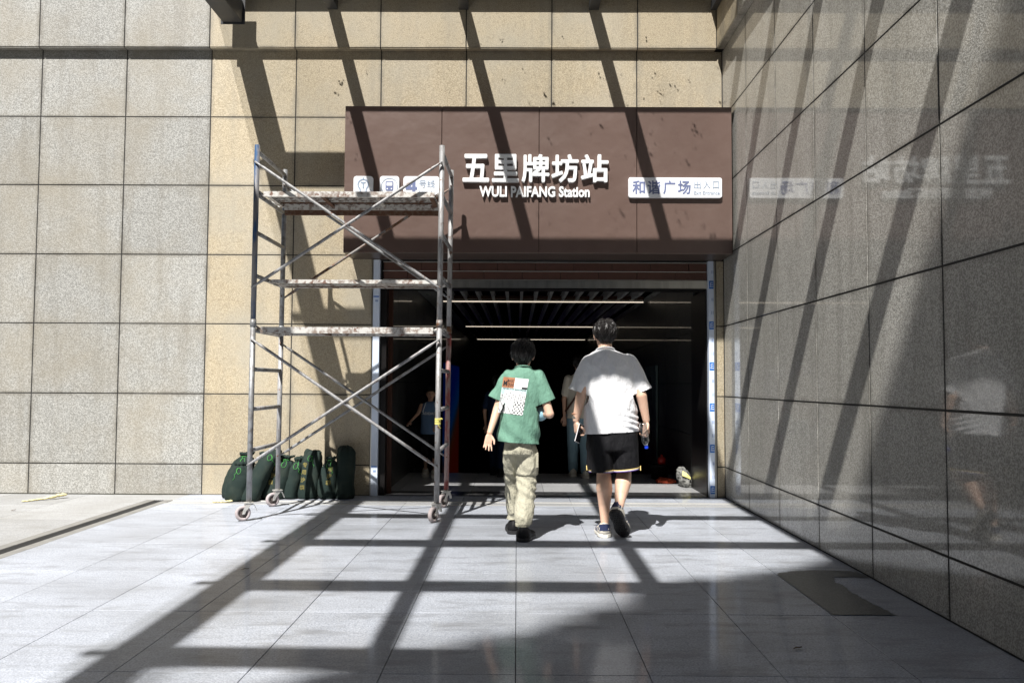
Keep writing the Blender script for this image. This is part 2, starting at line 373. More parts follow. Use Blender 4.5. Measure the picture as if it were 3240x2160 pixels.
def bold(me, a):
    bm = bmesh.new()
    for k, (dx, dy) in enumerate(((0,0), (a,0), (-a,0), (0,a), (0,-a), (a*.7,a*.7), (-a*.7,a*.7), (a*.7,-a*.7), (-a*.7,-a*.7))):
        n0 = len(bm.verts); bm.from_mesh(me); bm.verts.ensure_lookup_table()
        for v in bm.verts[n0:]: v.co.x += dx; v.co.y += dy; v.co.z *= 1-.006*k
    return mesh_of(bm)
def text_fit(body, x0, x1, z0, z1, y, depth, mat, parent, name='letter', offset=0., keep=False):
    """upright text facing -Y whose outline fills the given box"""
    me = text_mesh(body, 1., .05, 0)
    if offset > .005: me = bold(me, offset)
    co = get_co(me); lo = co.min(0); hi = co.max(0)
    sx = (x1-x0)/max(hi[0]-lo[0], 1e-6); sz = (z1-z0)/max(hi[1]-lo[1], 1e-6)
    if keep: sx = sz = min(sx, sz)
    out = np.empty_like(co); cx = (x0+x1)/2; cz = (z0+z1)/2
    out[:,0] = (co[:,0]-(lo[0]+hi[0])/2)*sx; out[:,2] = (co[:,1]-(lo[1]+hi[1])/2)*sz; out[:,1] = -(co[:,2]-lo[2])/(hi[2]-lo[2])*depth
    me.vertices.foreach_set('co', out.ravel()); me.update()
    return link(name, me, mat, parent, loc=(cx, y, cz))

# ------------------------------------------------------------------ ground and floor
XW, YW, ZR = 2.196, 8.777, [4.778, 4.042, 3.296, 2.547, 1.806, 1.0615, .320, 0.]
bm = bmesh.new(); box(bm, (-60,-60,-.2), (60, 8.9,-.05)); tag(link('ground', mesh_of(bm), 'asphalt'), kind='structure')
fl = struct('plaza_floor')
ys = [-3.7,-2.8,-1.9,-1.0,-.1,.8,1.7,2.55,3.449,4.355,5.25,6.146,7.02,7.93,8.13]
xs = [-3.455]+[k*.551 for k in range(-6,4)][1:]+[XW]
xs = [-3.455,-2.757,-2.206,-1.652,-1.102,-.551,0,.548,1.093,1.637,XW]
for j in range(len(ys)-1):
    for i in range(len(xs)-1):
        panel('paving_slab', (xs[i]+.0015, ys[j]+.0015, -.045), (xs[i+1]-.0015, ys[j+1]-.0015, R.uniform(-.0012,0)), 'floor', fl, .0015)
for i in range(len(xs)-1):
    panel('paving_slab', (xs[i]+.0015, 8.37, -.045), (xs[i+1]-.0015, 8.80, 0), 'floor', fl, .0015)
    panel('paving_slab', (xs[i]+.0015, 8.15, -.045), (xs[i+1]-.0015, 8.35, -.003), 'hallfloor', fl, .0015)
bm = bmesh.new()
for y in (8.135, 8.352): box(bm, (-3.45, y, -.04), (XW, y+.010, .004))
sd = thing('slot_drain', 'thin pair of bright steel slot edges running along the foot of the wall', 'drain', (-1, 8.24, 0)); bm2 = bmesh.new(); bm.free()
for y in (8.135, 8.352): boxo('steel_edge', (-3.45-(-1)-1, y, -.04), (XW, y+.010, .004), 'alu').parent = sd
for c in list(sd.children): c.location = c.location - Vector((-1, 8.24, 0))
bm2.free()
lp = struct('side_pavement')
yy = [-3.4,-2.2,-1,.2,1.4,2.6,3.75,4.9,6.05,7.2,8.0,8.77]; xx = [-9.7,-8.5,-7.3,-6.1,-5.3,-4.5,-3.73]
for j in range(len(yy)-1):
    for i in range(len(xx)-1):
        panel('paving_slab', (xx[i]+.002, yy[j]+.002, -.045), (xx[i+1]-.002, yy[j+1]-.002, -.003+R.uniform(-.001,.001)), 'paving', lp, .0015)
dr = thing('drain_channel', 'long dark slotted drain grate with stone borders crossing the left pavement', 'drain', (-3.59, 3, 0))
for a, b_, mt in ((-3.73,-3.64,'kerb'), (-3.545,-3.455,'kerb')):
    y = -3.4
    while y < 8.35:
        y1 = min(y+1.0, 8.39); o = panel('border_stone', (a+.002, y+.002, -.045), (b_-.002, y1-.002, -.001), mt, dr, .0015); o.location -= Vector((-3.59, 3, 0)); y = y1
boxo('channel_floor', (-3.64+3.59,-3.4-3,-.049), (-3.545+3.59, 8.39-3, -.035), 'joint', dr)
for k in range(5):
    x = -3.636+.0215*k; boxo('grate_bar', (x+3.59,-3.4-3,-.035), (x+.009+3.59, 8.39-3, -.004), 'grate', dr)
o = boxo('paving_filler', (-3.73, 8.392, -.045), (-3.455, 8.77, -.002), 'paving', lp)

# ------------------------------------------------------------------ granite walls
zs = [6.98, 6.245, 5.51] + ZR
bw = thing('granite_wall', 'tall granite clad wall of large grey and yellowish panels around the station entrance', 'wall', (-1.5, YW, 0))
O = Vector((-1.5, YW, 0))
def wp(lo, hi, mt):
    o = panel('stone_panel', lo, hi, mt, bw, .0018); o.location -= O; o.location.y += R.uniform(-.0015,.0015)
g = .0055
for i in range(10):
    x1 = XW-.92*i; x0 = x1-.92; mt = 'yellow' if i < 6 else 'grey'
    for r in range(len(zs)-1):
        zt, zb = zs[r], zs[r+1]; y = YW
        if zb >= 4.77: y = YW-.077
        lo = [x0+g, y, zb+g]; hi = [x1-g, y+.03, zt-g]
        if zb < 2.5:
            if zt < 2.6 and i == 0:
                lo[0] = 2.118; hi[0] = XW-.004; hi[2] = min(hi[2], 2.50)
            elif i in (1,2,3): continue
            elif i == 4: hi[0] = -1.553
        if zt > 4.77 and zb > 4.7 and i == 0: hi[0] = XW-.08
        wp(lo, hi, mt)
def wc(name, lo, hi, mt): o = boxo(name, lo, hi, mt, bw); o.location -= O; return o
wc('joint_backing', (-7.2, YW+.005, 0), (-1.55, YW+.3, 7), 'joint'); wc('joint_backing', (-1.55, YW+.005, 2.50), (2.11, YW+.3, 7), 'joint'); wc('joint_backing', (2.11, YW+.005, 0), (2.5, YW+.3, 7), 'joint')
wc('ledge_core', (-7.2, YW-.071, 4.79), (XW, YW+.02, 7), 'joint')
for i in range(10):   # stone underside strips of the proud course
    x1 = XW-.92*i-(.08 if i == 0 else 0); wc('ledge_stone', (XW-.92*(i+1)+g, YW-.07, 4.772), (x1-g, YW+.0, 4.789), 'yellow' if i < 6 else 'grey')
rw = thing('side_wall', 'polished grey granite side wall receding along the right edge with slanting beam shadows', 'wall', (XW, 3, 0))
for k in range(13):
    y1 = YW-.9024*k; y0 = y1-.9024
    for r in range(len(zs)-1):
        zt, zb = zs[r], zs[r+1]; x = XW-.075 if zb >= 4.77 else XW
        o = panel('stone_panel', (x+R.uniform(0,.0016), y0+.007, zb+.0065), (x+.03, y1-.007-(.08 if zb >= 4.77 and k == 0 else 0), zt-.0065), 'yellow' if zb >= 4.77 and k < 1 else 'polish', rw, .001); o.location -= Vector((XW,3,0))
def rc(name, lo, hi, mt): o = boxo(name, lo, hi, mt, rw); o.location -= Vector((XW,3,0)); return o
rc('joint_backing', (XW+.004,-3,0), (XW+.3, YW+.02, 7), 'joint'); rc('ledge_core', (XW-.070,-3,4.79), (XW+.02, YW-.08, 7), 'joint')
for k in range(13):
    y1 = YW-.9024*k-(.08 if k == 0 else 0); rc('ledge_stone', (XW-.07, YW-.9024*(k+1)+g, 4.772), (XW, y1-g, 4.789), 'polish')

# ------------------------------------------------------------------ station fascia and entrance lining
fa = thing('entrance_fascia', 'long brown metal fascia box of four panels above the station entrance', 'fascia', (.2, 8.3, 2.5)); FO = Vector((.2, 8.3, 2.5))
def fp(name, lo, hi, mt, bev=0):
    o = boxo(name, lo, hi, mt, fa, bev); o.location -= FO; return o
ed = [-1.768, -.778, .213, 1.205, 2.172]
for a, b_ in zip(ed, ed[1:]): fp('fascia_panel', (a+.0025, 8.300, 2.503), (b_-.0025, 8.325, 4.006), 'fascia', .003)
fp('core', (-1.75, 8.326, 2.52), (2.165, YW-.002, 3.99), 'joint')
fp('side_return', (-1.768, 8.327, 2.503), (-1.752, YW-.002, 4.006), 'fascia')
fp('soffit', (-1.749, 8.327, 2.505), (2.17, YW-.002, 2.518), 'soffit'); fp('top_cover', (-1.749, 8.327, 3.992), (2.17, YW-.002, 4.006), 'fascia')
tn = thing('station_name_sign', 'raised white station name 五里牌坊站 with WULI PAIFANG Station beneath it on the brown fascia', 'sign', (.18, 8.3, 3.06))
def at(parent, o): o.location -= parent.location; return o
cx = [(-.561,-.292), (-.264,.008), (.036,.317), (.338,.612), (.636,.914)]
for ch, (a, b_) in zip('五里牌坊站', cx):
    at(tn, text_fit(ch, a, b_, 3.219, 3.503, 8.298, .045, 'white', tn, 'letter', .022))
def spread_text(s, x0, x1, z0, z1, y, d, mt, parent, off, name='letter'):
    """one mesh per character, laid out with the font's own advances"""
    full = text_mesh(s, 1., .05, off); co = get_co(full); L = co[:,0].min(); H = co[:,0].max(); b0 = co[:,1].min(); b1 = co[:,1].max(); bpy.data.meshes.remove(full)
    k = (x1-x0)/(H-L); kz = (z1-z0)/(b1-b0)
    for i, ch in enumerate(s):
        if ch == ' ': continue
        up = text_mesh(s[:i+1], 1., .05, off); right = get_co(up)[:,0].max(); bpy.data.meshes.remove(up)
        m2 = text_mesh(ch, 1., .05, off); c = get_co(m2); c[:,0] += right-c[:,0].max()
        o = np.empty_like(c); o[:,0] = x0+(c[:,0]-L)*k; o[:,2] = z0+(c[:,1]-b0)*kz; o[:,1] = -(c[:,2]+.05)/.1*d
        ctr = np.array([(o[:,0].min()+o[:,0].max())/2, 0, (o[:,2].min()+o[:,2].max())/2]); o -= ctr
        m2.vertices.foreach_set('co', o.ravel()); m2.update(); q = link(name, m2, mt, parent, loc=(ctr[0], y, ctr[2])); at(parent, q)
spread_text('WULI PAIFANG Station', -.39, .724, 3.068, 3.178, 8.298, .035, 'white', tn, .028)
def rrect(name, x0, x1, z0, z1, y0, y1, r, mt, parent):
    pts = []
    for cx_, cz_, a0 in ((x1-r, z1-r, 0), (x0+r, z1-r, 90), (x0+r, z0+r, 180), (x1-r, z0+r, 270)):
        for k in range(6): a = math.radians(a0+k*18); pts.append((cx_+r*math.cos(a), cz_+r*math.sin(a)))
    c = Vector(((x0+x1)/2, y1, (z0+z1)/2)); bm = bmesh.new()
    loft(bm, [[Vector((p[0], y, p[1]))-c for p in pts] for y in (y1, y0+.002)] + [[Vector((c.x+(p[0]-c.x)*.99, y0, c.z+(p[1]-c.z)*.99))-c for p in pts]])
    bmesh.ops.recalc_face_normals(bm, faces=bm.faces); return link(name, mesh_of(bm), mt, parent, loc=c)
ex = thing('exit_sign', 'white rounded sign 和谐广场 出入口 Exit Entrance at right end of the brown fascia', 'sign', (1.587, 8.3, 3.17))
at(ex, rrect('plate', 1.116, 2.058, 3.066, 3.271, 8.262, 8.299, .022, 'plate', ex))
for ch, (a, b_) in zip('和谐广场', ((1.155,1.282), (1.306,1.437), (1.465,1.588), (1.612,1.742))):
    at(ex, text_fit(ch, a, b_, 3.101, 3.239, 8.262, .003, 'ink', ex, 'letter', .022))
for ch, (a, b_) in zip('出入口', ((1.776,1.844), (1.868,1.94), (1.966,2.026))):
    at(ex, text_fit(ch, a, b_, 3.158, 3.232, 8.262, .003, 'ink2', ex, 'letter', .002))
at(ex, text_fit('Exit Entrance', 1.776, 2.034, 3.097, 3.132, 8.262, .003, 'ink2', ex, 'lettering'))
# three small pictogram plates
def ringbar(pts, w, y, d=.003):
    """flat strip of width w following pts in the XZ plane"""
    bm = bmesh.new(); P = [Vector((p[0], 0, p[1])) for p in pts]; n = len(P)
    for k in range(n-1):
        t = (P[k+1]-P[k]).normalized(); s = Vector((-t.z, 0, t.x))*w/2; e_ = t*w*.25
        q = [P[k]-e_-s, P[k+1]+e_-s, P[k+1]+e_+s, P[k]-e_+s]
        loft(bm, [[v+Vector((0,yy_,0)) for v in q] for yy_ in (y, y-d-.0002*k/n)])
    bmesh.ops.recalc_face_normals(bm, faces=bm.faces); return bm
p1 = thing('metro_emblem_sign', 'white rounded plate with bulb shaped blue metro emblem, leftmost of the small fascia signs', 'sign', (-1.567, 8.3, 3.17))
at(p1, rrect('plate', -1.666,-1.468, 3.062, 3.277, 8.272, 8.299, .03, 'plate', p1))
cxx, cz = -1.567, 3.19; arc = [(cxx-.052*math.cos(a) if 0 else cxx+.052*math.sin(a), cz-.052*math.cos(a)) for a in [math.radians(40+k*280/18) for k in range(19)]]
arc = [(cxx+.03,cz-.085), (cxx+.03,cz-.06)] + arc + [(cxx-.03,cz-.06), (cxx-.03,cz-.085)]
at(p1, link('emblem', mesh_of(ringbar(arc, .013, 8.272-8.299)), 'ink2', p1, loc=(0, 8.299, 0))) if 0 else None
def strip(parent, pts, w, mt, y=8.272, name='emblem'):
    o = link(name, mesh_of(ringbar([(a-parent.location.x, b_-parent.location.z) for a, b_ in pts], w, 0)), mt, parent); o.location = (0, y-parent.location.y-.0005, 0); return o
strip(p1, arc, .013, 'ink2'); strip(p1, [(cxx-.022,cz+.02), (cxx+.022,cz+.02)], .012, 'ink2', 8.271); strip(p1, [(cxx,cz+.02), (cxx,cz-.035)], .012, 'ink2', 8.2705); strip(p1, [(cxx,cz+.052), (cxx,cz+.068)], .013, 'ink2', 8.271)
p2 = thing('train_pictogram_sign', 'white rounded plate with blue train front in a circle, middle of the small fascia signs', 'sign', (-1.301, 8.3, 3.17))
at(p2, rrect('plate', -1.40,-1.203, 3.060, 3.278, 8.272, 8.299, .03, 'plate', p2))
c2, z2 = -1.301, 3.172; strip(p2, [(c2+.082*math.cos(a*math.pi/18), z2+.082*math.sin(a*math.pi/18)) for a in range(37)], .005, 'ink2', name='circle')
at(p2, rrect('train', c2-.040, c2+.040, z2-.045, z2+.055, 8.2685, 8.2719, .016, 'ink', p2)); at(p2, rrect('train_window', c2-.029, c2+.029, z2+.005, z2+.042, 8.2665, 8.2683, .006, 'plate', p2))
for s in (-1, 1): at(p2, rrect('train_lamp', c2+s*.021-.007, c2+s*.021+.007, z2-.032, z2-.018, 8.2665, 8.2683, .006, 'plate', p2))
p3 = thing('line_number_sign', 'white rounded plate reading 4 号线, right of the small fascia signs behind the scaffold', 'sign', (-.978, 8.3, 3.17))
at(p3, rrect('plate', -1.161,-.796, 3.060, 3.277, 8.272, 8.299, .03, 'plate', p3))
at(p3, text_fit('4', -1.137,-1.02, 3.085, 3.258, 8.272, .003, 'ink', p3, 'letter', .02)); at(p3, text_fit('号线', -1.0,-.842, 3.16, 3.238, 8.272, .003, 'ink2', p3, 'letter', .002)); at(p3, text_fit('Line 4', -1.0,-.862, 3.092, 3.135, 8.272, .003, 'ink2', p3, 'lettering'))

en = thing('entrance_lining', 'terracotta strip header, steel band and dark metal jambs framing the station doorway', 'door frame', (.28, 8.8, 0)); EO = Vector((.28, 8.8, 0))
def ep(name, lo, hi, mt, bev=0): o = boxo(name, lo, hi, mt, en, bev); o.location -= EO; return o
for r, (zb, zt) in enumerate(((2.393,2.481), (2.300,2.386))):
    x = -1.44 + .27*(1-r) * 1.0
    ex_ = [-1.44] + [(-1.18 if r else -.90)+.41*k - (0 if r else .135) for k in range(9)]
    ex_ = [v for v in ex_ if v < 1.95] + [2.03]
    for a, b_ in zip(ex_, ex_[1:]): ep('terracotta_panel', (a+.003, 8.83, zb), (b_-.003, 8.85, zt), 'terracotta', .002)
for z in (2.484, 2.387, 2.294): ep('trim_strip', (-1.445, 8.822, z), (2.035, 8.852, z+.0055), 'alu')
ep('header_core', (-1.55, 8.853, 2.20), (2.11, 9.07, 2.6), 'black'); ep('steel_band', (-1.445, 8.815, 2.212), (2.035, 8.852, 2.290), 'steel')
ep('film_post', (-1.538, 8.775, 0), (-1.470, 8.85, 2.5), 'film'); ep('film_post', (2.033, 8.775, 0), (2.088, 8.85, 2.5), 'film')
for x0, x1 in ((-1.551,-1.541), (2.091,2.114)): ep('jamb_trim', (x0, 8.785, 0), (x1, 8.86, 2.5), 'steel')
k = 0; z = .04
while z < 2.48:
    ep('film_print', (2.039, 8.7725, z), (2.086, 8.7745, z+.085), 'filmblue')
    for q in range(3): ep('film_print', (2.046+.004*q, 8.7705, z+.018+.022*q), (2.084-.003*q, 8.7722, z+.026+.022*q), 'film')
    ep('film_print', (2.052, 8.7705, z+.03), (2.058, 8.7722, z+.07), 'film')
    for dz in (.16, .30): at(en, text_fit('钢' if dz > .2 else 'Ⅱ', 2.062, 2.084, z+dz, z+dz+.035, 8.7745, .0012, 'filmtext', en, 'film_lettering'))
    z += .433
for z0, z1 in ((.30, .345), (2.10, 2.15)): ep('film_print', (-1.535, 8.7725, z0), (-1.475, 8.7745, z0+.012), 'filmblue'); ep('film_print', (-1.515, 8.7725, z0-.05), (-1.485, 8.7745, z0-.03), 'filmtext')
ep('dark_jamb', (-1.468, 8.83, 0), (-1.40, 9.0, 2.2), 'black'); ep('brown_jamb', (-1.40, 8.96, 0), (-1.352, 9.0, 2.2), 'brownjamb')
ep('dark_jamb', (2.02, 8.86, 0), (2.10, 9.60, 2.2), 'black')
# threshold + hall
hl = struct('hall_floor')
xs2 = [-1.9,-1.3,-.5,.3,1.1,1.9,2.3]
for i in range(6):
    panel('threshold_slab', (xs2[i]+.0015, 8.802, -.045), (xs2[i+1]-.0015, 9.18, .001), 'marble', hl, .001)
    for j, (a, b_) in enumerate(((9.18,9.78), (9.78,10.38), (10.38,11.05))): panel('floor_tile', (xs2[i]+.0015, a+.0015, -.045), (xs2[i+1]-.0015, b_-.0015, .001), 'hallfloor', hl, .001)
boxo('floor_core', (-2.2, 8.79, -3), (2.5, 11.05, -.046), 'dark', hl)
st = thing('stairway', 'dark stairs going down into the station behind the entrance floor', 'stairs', (.3, 11.05, 0))
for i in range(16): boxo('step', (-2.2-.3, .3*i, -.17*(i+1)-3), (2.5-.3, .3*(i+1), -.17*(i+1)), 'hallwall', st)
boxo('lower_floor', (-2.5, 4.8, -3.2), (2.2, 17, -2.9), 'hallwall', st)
hb = thing('entrance_hall', 'dark entrance hall with polished tile walls and slatted ceiling behind the doorway', 'hall', (.3, 9, 0)); HO = Vector((.3, 9, 0))
def hp(name, lo, hi, mt, bev=0): o = boxo(name, lo, hi, mt, hb, bev); o.location -= HO; return o
for side, x0, x1 in ((0,-1.46,-1.43), (1,2.05,2.08)):
    yq = 9.62 if side else 9.0
    while yq < 26:
        w = .9 if yq < 12 else 3.5
        for a, b_ in ((0,.6), (.6,1.2), (1.2,1.8), (1.8,2.52)):
            if yq > 11 and a == 0: a = -3
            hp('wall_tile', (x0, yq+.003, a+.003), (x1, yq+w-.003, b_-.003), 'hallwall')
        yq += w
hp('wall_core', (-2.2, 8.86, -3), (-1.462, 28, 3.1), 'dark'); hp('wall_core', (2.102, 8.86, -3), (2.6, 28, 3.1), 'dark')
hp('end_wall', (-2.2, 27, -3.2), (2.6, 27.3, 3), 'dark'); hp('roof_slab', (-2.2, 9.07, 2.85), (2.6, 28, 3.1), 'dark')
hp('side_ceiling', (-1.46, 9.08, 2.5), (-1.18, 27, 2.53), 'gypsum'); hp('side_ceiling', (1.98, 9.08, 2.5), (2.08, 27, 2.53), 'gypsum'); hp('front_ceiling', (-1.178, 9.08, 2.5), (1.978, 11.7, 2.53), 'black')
for k in range(14):
    x = -1.045+.217*k
    hp('ceiling_baffle', (x, 11.75, 2.50), (x+.045, 26, 2.62), 'baffle')
hp('ceiling_trim', (-1.178, 12.9, 2.505), (1.978, 12.95, 2.56), 'brownjamb')
for i, y in enumerate((13.1, 18.9, 24.4)):
    t = thing('light_strip', ['nearest and longest glowing', 'second glowing', 'farthest glowing'][i]+' warm light strip across the dark hall ceiling', 'ceiling light', (.4, y, 2.47), 'ceiling light strips')
    boxo('lamp_tube', (-1.58, -.012, .008), (1.60, .012, .025), 'led', t); boxo('lamp_housing', (-1.6, -.03, .026), (1.62, .03, .05), 'black', t)
for i, (x, y) in enumerate(((-1.32,12.2), (-1.30,14.2), (2.015,12.2), (2.015,14.2))):
    bm = bmesh.new(); bmesh.ops.create_cone(bm, segments=16, radius1=.035, radius2=.035, depth=.01, cap_ends=True)
    t = thing('downlight', ['round downlight nearest the door in left strip of ceiling', 'round downlight farther in along left strip of ceiling', 'round downlight nearest the door in right strip of ceiling', 'round downlight farther in along right strip of ceiling'][i], 'downlight', (x, y, 2.494), 'round ceiling downlights'); link('rim', mesh_of(bm), 'ring', t)
t = thing('lit_poster', 'tall blue lit poster with orange lower corner on left wall of the stairs', 'poster', (-1.39, 17.5, 0)); boxo('screen', (-.0, -1.9, -2.2), (.03, 1.95, 1.57), 'poster', t); boxo('frame', (-.03, -1.95, -2.3), (-.001, 2.0, 1.62), 'black', t)
t = thing('notice_board', 'narrow pale green board with dark strokes on right wall of the dark hall', 'notice board', (2.04, 12.5, 0)); boxo('board', (-.03, -.5, .02), (0, .5, 1.46), 'glassboard', t)
for k in range(6): boxo('mark', (-.034, -.2+.07*(k % 3), .15+.2*k), (-.031, -.17+.09*(k % 3), .30+.2*k), 'black', t)

# ------------------------------------------------------------------ glass canopy overhead
ca = thing('glass_canopy', 'glass canopy on dark steel beams over the forecourt, one beam end showing at top left', 'canopy', (-.6, 4, 5))
def cp(name, lo, hi, mt, bev=0): o = boxo(name, lo, hi, mt, ca, bev); o.location -= ca.location; return o
cp('edge_beam', (-3.125, -1.6, 4.970), (-2.912, 8.52, 5.20), 'beam', .008)
cp('beam_end_plate', (-3.145, 8.521, 4.955), (-2.89, 8.532, 5.3), 'beam')
bx = [-2.053, -.646, .752, 2.06]
for x in bx: cp('beam', (x, -1.6, 5.193), (x+.105, 8.692, 5.285), 'beam')
pr_ = [(-.25,-.07), (1.03,1.20), (2.33,2.50), (3.60,3.74), (4.92,5.04), (6.20,6.335), (7.35,7.525)]; py = [(a+b_)/2 for a, b_ in pr_]
for a, b_ in pr_: cp('purlin', (-3.02, a, 5.2865), (2.17, b_, 5.43), 'beam'); cp('glass_clamp', (-3.345, (a+b_)/2-.03, 5.40), (-3.021, (a+b_)/2+.03, 5.43), 'beam')
cp('wall_flashing', (-3.3, 8.575, 5.345), (2.15, 8.69, 5.452), 'beam')
gx = [-3.34,-2.0,-.593,.805,2.19]; gy = [-1.7]+py+[8.68]
for i in range(4):
    for j in range(len(gy)-1): cp('glass_pane', (gx[i]+.004, gy[j]+.004, 5.455), (gx[i+1]-.004, gy[j+1]-.004, 5.463), 'glass')
bm = bmesh.new()
for k in range(210):
    y = R.uniform(5.6, 8.3); x = R.uniform(-2.6, 2.0) if k % 2 else R.uniform(.2, 2.0); s = R.choice((.004,.005,.006,.007,.010)); 
    for q in range(R.choice((1,2,3))):
        ellip(bm, (x+R.uniform(-.03,.03), y+R.uniform(-.03,.03), 5.468), (s*R.uniform(.6,1.2), s*R.uniform(.8,2.0), .004), Matrix.Rotation(R.uniform(0,3), 3, 'Z'), 8)
for y in (2.9, 5.6): 
    ellip(bm, (-.35+R.uniform(-.1,.1), 7.66, 5.468), (.05,.06,.01), None, 12)
tag(link('canopy_dirt', mesh_of(bm), 'dirt'), 'scattered dirt and leaf bits lying on top of the glass canopy', 'dirt', kind='stuff')

# ------------------------------------------------------------------ shade tree behind the viewer
tr_ = thing('broadleaf_tree', 'tall leafy tree standing behind the viewer and shading the near paving', 'tree', (-4.2,-11.4,0))
bm = bmesh.new(); tube(bm, [(0,0,-.05), (.1,0,3), (-.1,.2,6), (0,.4,9), (.2,.5,12)], [.28,.23,.19,.13,.05], 12); TRS = 1.55
for a in range(6):
    z = 7+a*.7; tube(bm, [(0,.3,z), (math.cos(a*1.1)*1.2,.3+math.sin(a*1.1)*1.0,z+1.6), (math.cos(a*1.1)*2.3,.3+math.sin(a*1.1)*1.8,z+3)], [.09,.06,.02], 7)
[setattr(v, 'co', v.co*TRS) for v in bm.verts]; link('trunk', mesh_of(bm), 'bark', tr_, True)
def bnd(u):
    pts = [(-3.2,1.4), (-2,2.3), (-1.2,3.0), (-.4,3.65), (.3,4.15), (.9,4.85), (1.55,5.22), (2.2,5.62), (3.2,5.7), (5,5.4)]
    for (a, b_), (c, d) in zip(pts, pts[1:]):
        if a <= u <= c: return b_+(d-b_)*(u-a)/(c-a)
    return pts[0][1] if u < 0 else pts[-1][1]
rng = np.random.default_rng(3); V = []; F = []; nclu = 3900
for c in range(nclu):
    u = rng.uniform(-3.2, 5.0); v = rng.uniform(-2.5, 5.9); e_ = bnd(u) - v
    if e_ < .12: continue
    if e_ < .5 and rng.random() > .45 + e_: continue
    t = rng.uniform(12.6, 15.0); ctr = np.array([u-.376*t, v-t, 1.41*t])
    for q in range(16):
        p = ctr + rng.normal(0, .22, 3)
        # keep each leaf on the shaded side of the outline
        uu = p[0]+.376*p[2]/1.41; vv = p[1]+p[2]/1.41
        if vv > bnd(uu)+.12: continue
        d1 = rng.normal(0,1,3); d1 /= np.linalg.norm(d1); d2 = np.cross(d1, rng.normal(0,1,3)); d2 /= np.linalg.norm(d2); s = rng.uniform(.09,.17); w = s*.6
        b0 = len(V); V += [p-d1*s, p+d2*w, p+d1*s, p-d2*w]; F.append((b0, b0+1, b0+2, b0+3))
me = bpy.data.meshes.new('crown'); me.from_pydata([tuple(p-np.array([-4.2,-11.4,0])) for p in V], [], F); link('crown', me, 'leaf', tr_)

wc('upper_wall', (-7.2, YW-.055, 7.001), (XW, YW+.3, 20), 'facade'); rc('upper_wall', (XW-.053, -3, 7.001), (XW+.3, YW-.06, 20), 'facade')  # both walls carried up out of view to hide part of the sky
wc('far_wall', (-30, YW+.0, 0), (-7.201, YW+.3, 20), 'facade')
ob2 = thing('sky_blocking_tower', 'tall grey apartment tower added unseen at left of the forecourt to block sky', 'building', (-22,0,0))  # tower added out of view so less sky light reaches the forecourt
boxo('wall', (-8,-20,0), (0,14,26), 'facade', ob2)
for r in range(8):
    for c in range(8): boxo('window', (.01,-18.5+4.1*c, 1.2+3*r), (.06,-16.2+4.1*c, 2.9+3*r), 'winglass', ob2)
ob = thing('sky_blocking_office', 'grey office block added unseen behind the viewer to block sky', 'building', (-2,-24,0))  # block added behind the camera to cut ambient sky light
boxo('wall', (-26,-6,0), (26,0,27), 'facade', ob)
for r in range(8):
    for c in range(12): boxo('window', (-24.5+4.1*c, .01, 1.2+3*r), (-22.0+4.1*c, .06, 2.9+3*r), 'winglass', ob)
# ------------------------------------------------------------------ scaffold tower
sf = thing('scaffold_tower', 'rolling steel scaffold tower with three planks and cross braces beside the entrance', 'scaffold', (-1.5, 7.6, 0)); SO = sf.location.copy()
def lerpx(side, z, back): 
    a, b_ = ((-2.305,-2.296) if not back else (-2.302,-2.286)) if side < 0 else ((-.688,-.668) if not back else (-.676,-.653))
    return a+(b_-a)*z/3.26
def sp_(side, z, back): return Vector((lerpx(side, z, back), 8.01 if back else 7.17, z)) - SO
FY, BY = 7.17, 8.01
def stub(name, pts, r, mt, n=12):
    bm = bmesh.new(); tube(bm, pts, r, n); return link(name, mesh_of(bm), mt, sf, True)
for side in (-1, 1):
    for back in (0, 1):
        lowm = 'tubedark' if (side < 0 and not back) else ('tubered' if side > 0 and back else 'tube'); upm = 'tubeblue' if side < 0 and not back else ('tubedark' if side < 0 else 'tube')
        stub('post', [sp_(side, .165, back), sp_(side, 1.70, back)], .0235, lowm, 14)
        stub('post', [sp_(side, 1.705, back), sp_(side, 3.27, back)], .0235, upm, 14)
        stub('post_collar', [sp_(side, 1.67, back), sp_(side, 1.735, back)], .027, 'rusty' if side > 0 else 'tubedark', 14)
        for zz in (3.11, 2.02, 1.56, .48):
            s = sp_(side, zz, back); stub('brace_pin', [s+Vector((0,-.034 if not back else .034,0)), s+Vector((0,.034 if not back else -.034,0))], .007, 'rust', 8)
    for z in (3.215, 2.84, 2.50, 2.12, 1.64, 1.30, .955, .60):
        stub('rung', [sp_(side, z, 0)+Vector((0,.02,0)), sp_(side, z, 1)-Vector((0,.02,0))], .0185, 'tubedark' if z > 1 else 'tube')
for back in (0, 1):
    off = Vector((0, -.034 if not back else .034, 0))
    for (s0, z0, s1, z1) in ((-1,3.11,1,2.01), (1,3.11,-1,2.01), (-1,1.56,1,.47), (1,1.56,-1,.48)):
        a = sp_(s0, z0, back)+off; b_ = sp_(s1, z1, back)+off; d = (b_-a).normalized(); mt = 'tube' if not back else ('rusty' if z0 > 2 and s0 > 0 else 'tubedark')
        if s0 > 0: a = a+off*.45; b_ = b_+off*.45
        stub('cross_brace', [a-d*.01, a+d*.05, a+d*.09, b_-d*.09, b_-d*.05, b_+d*.01], [.009,.009,.0135,.0135,.009,.009], mt, 10)
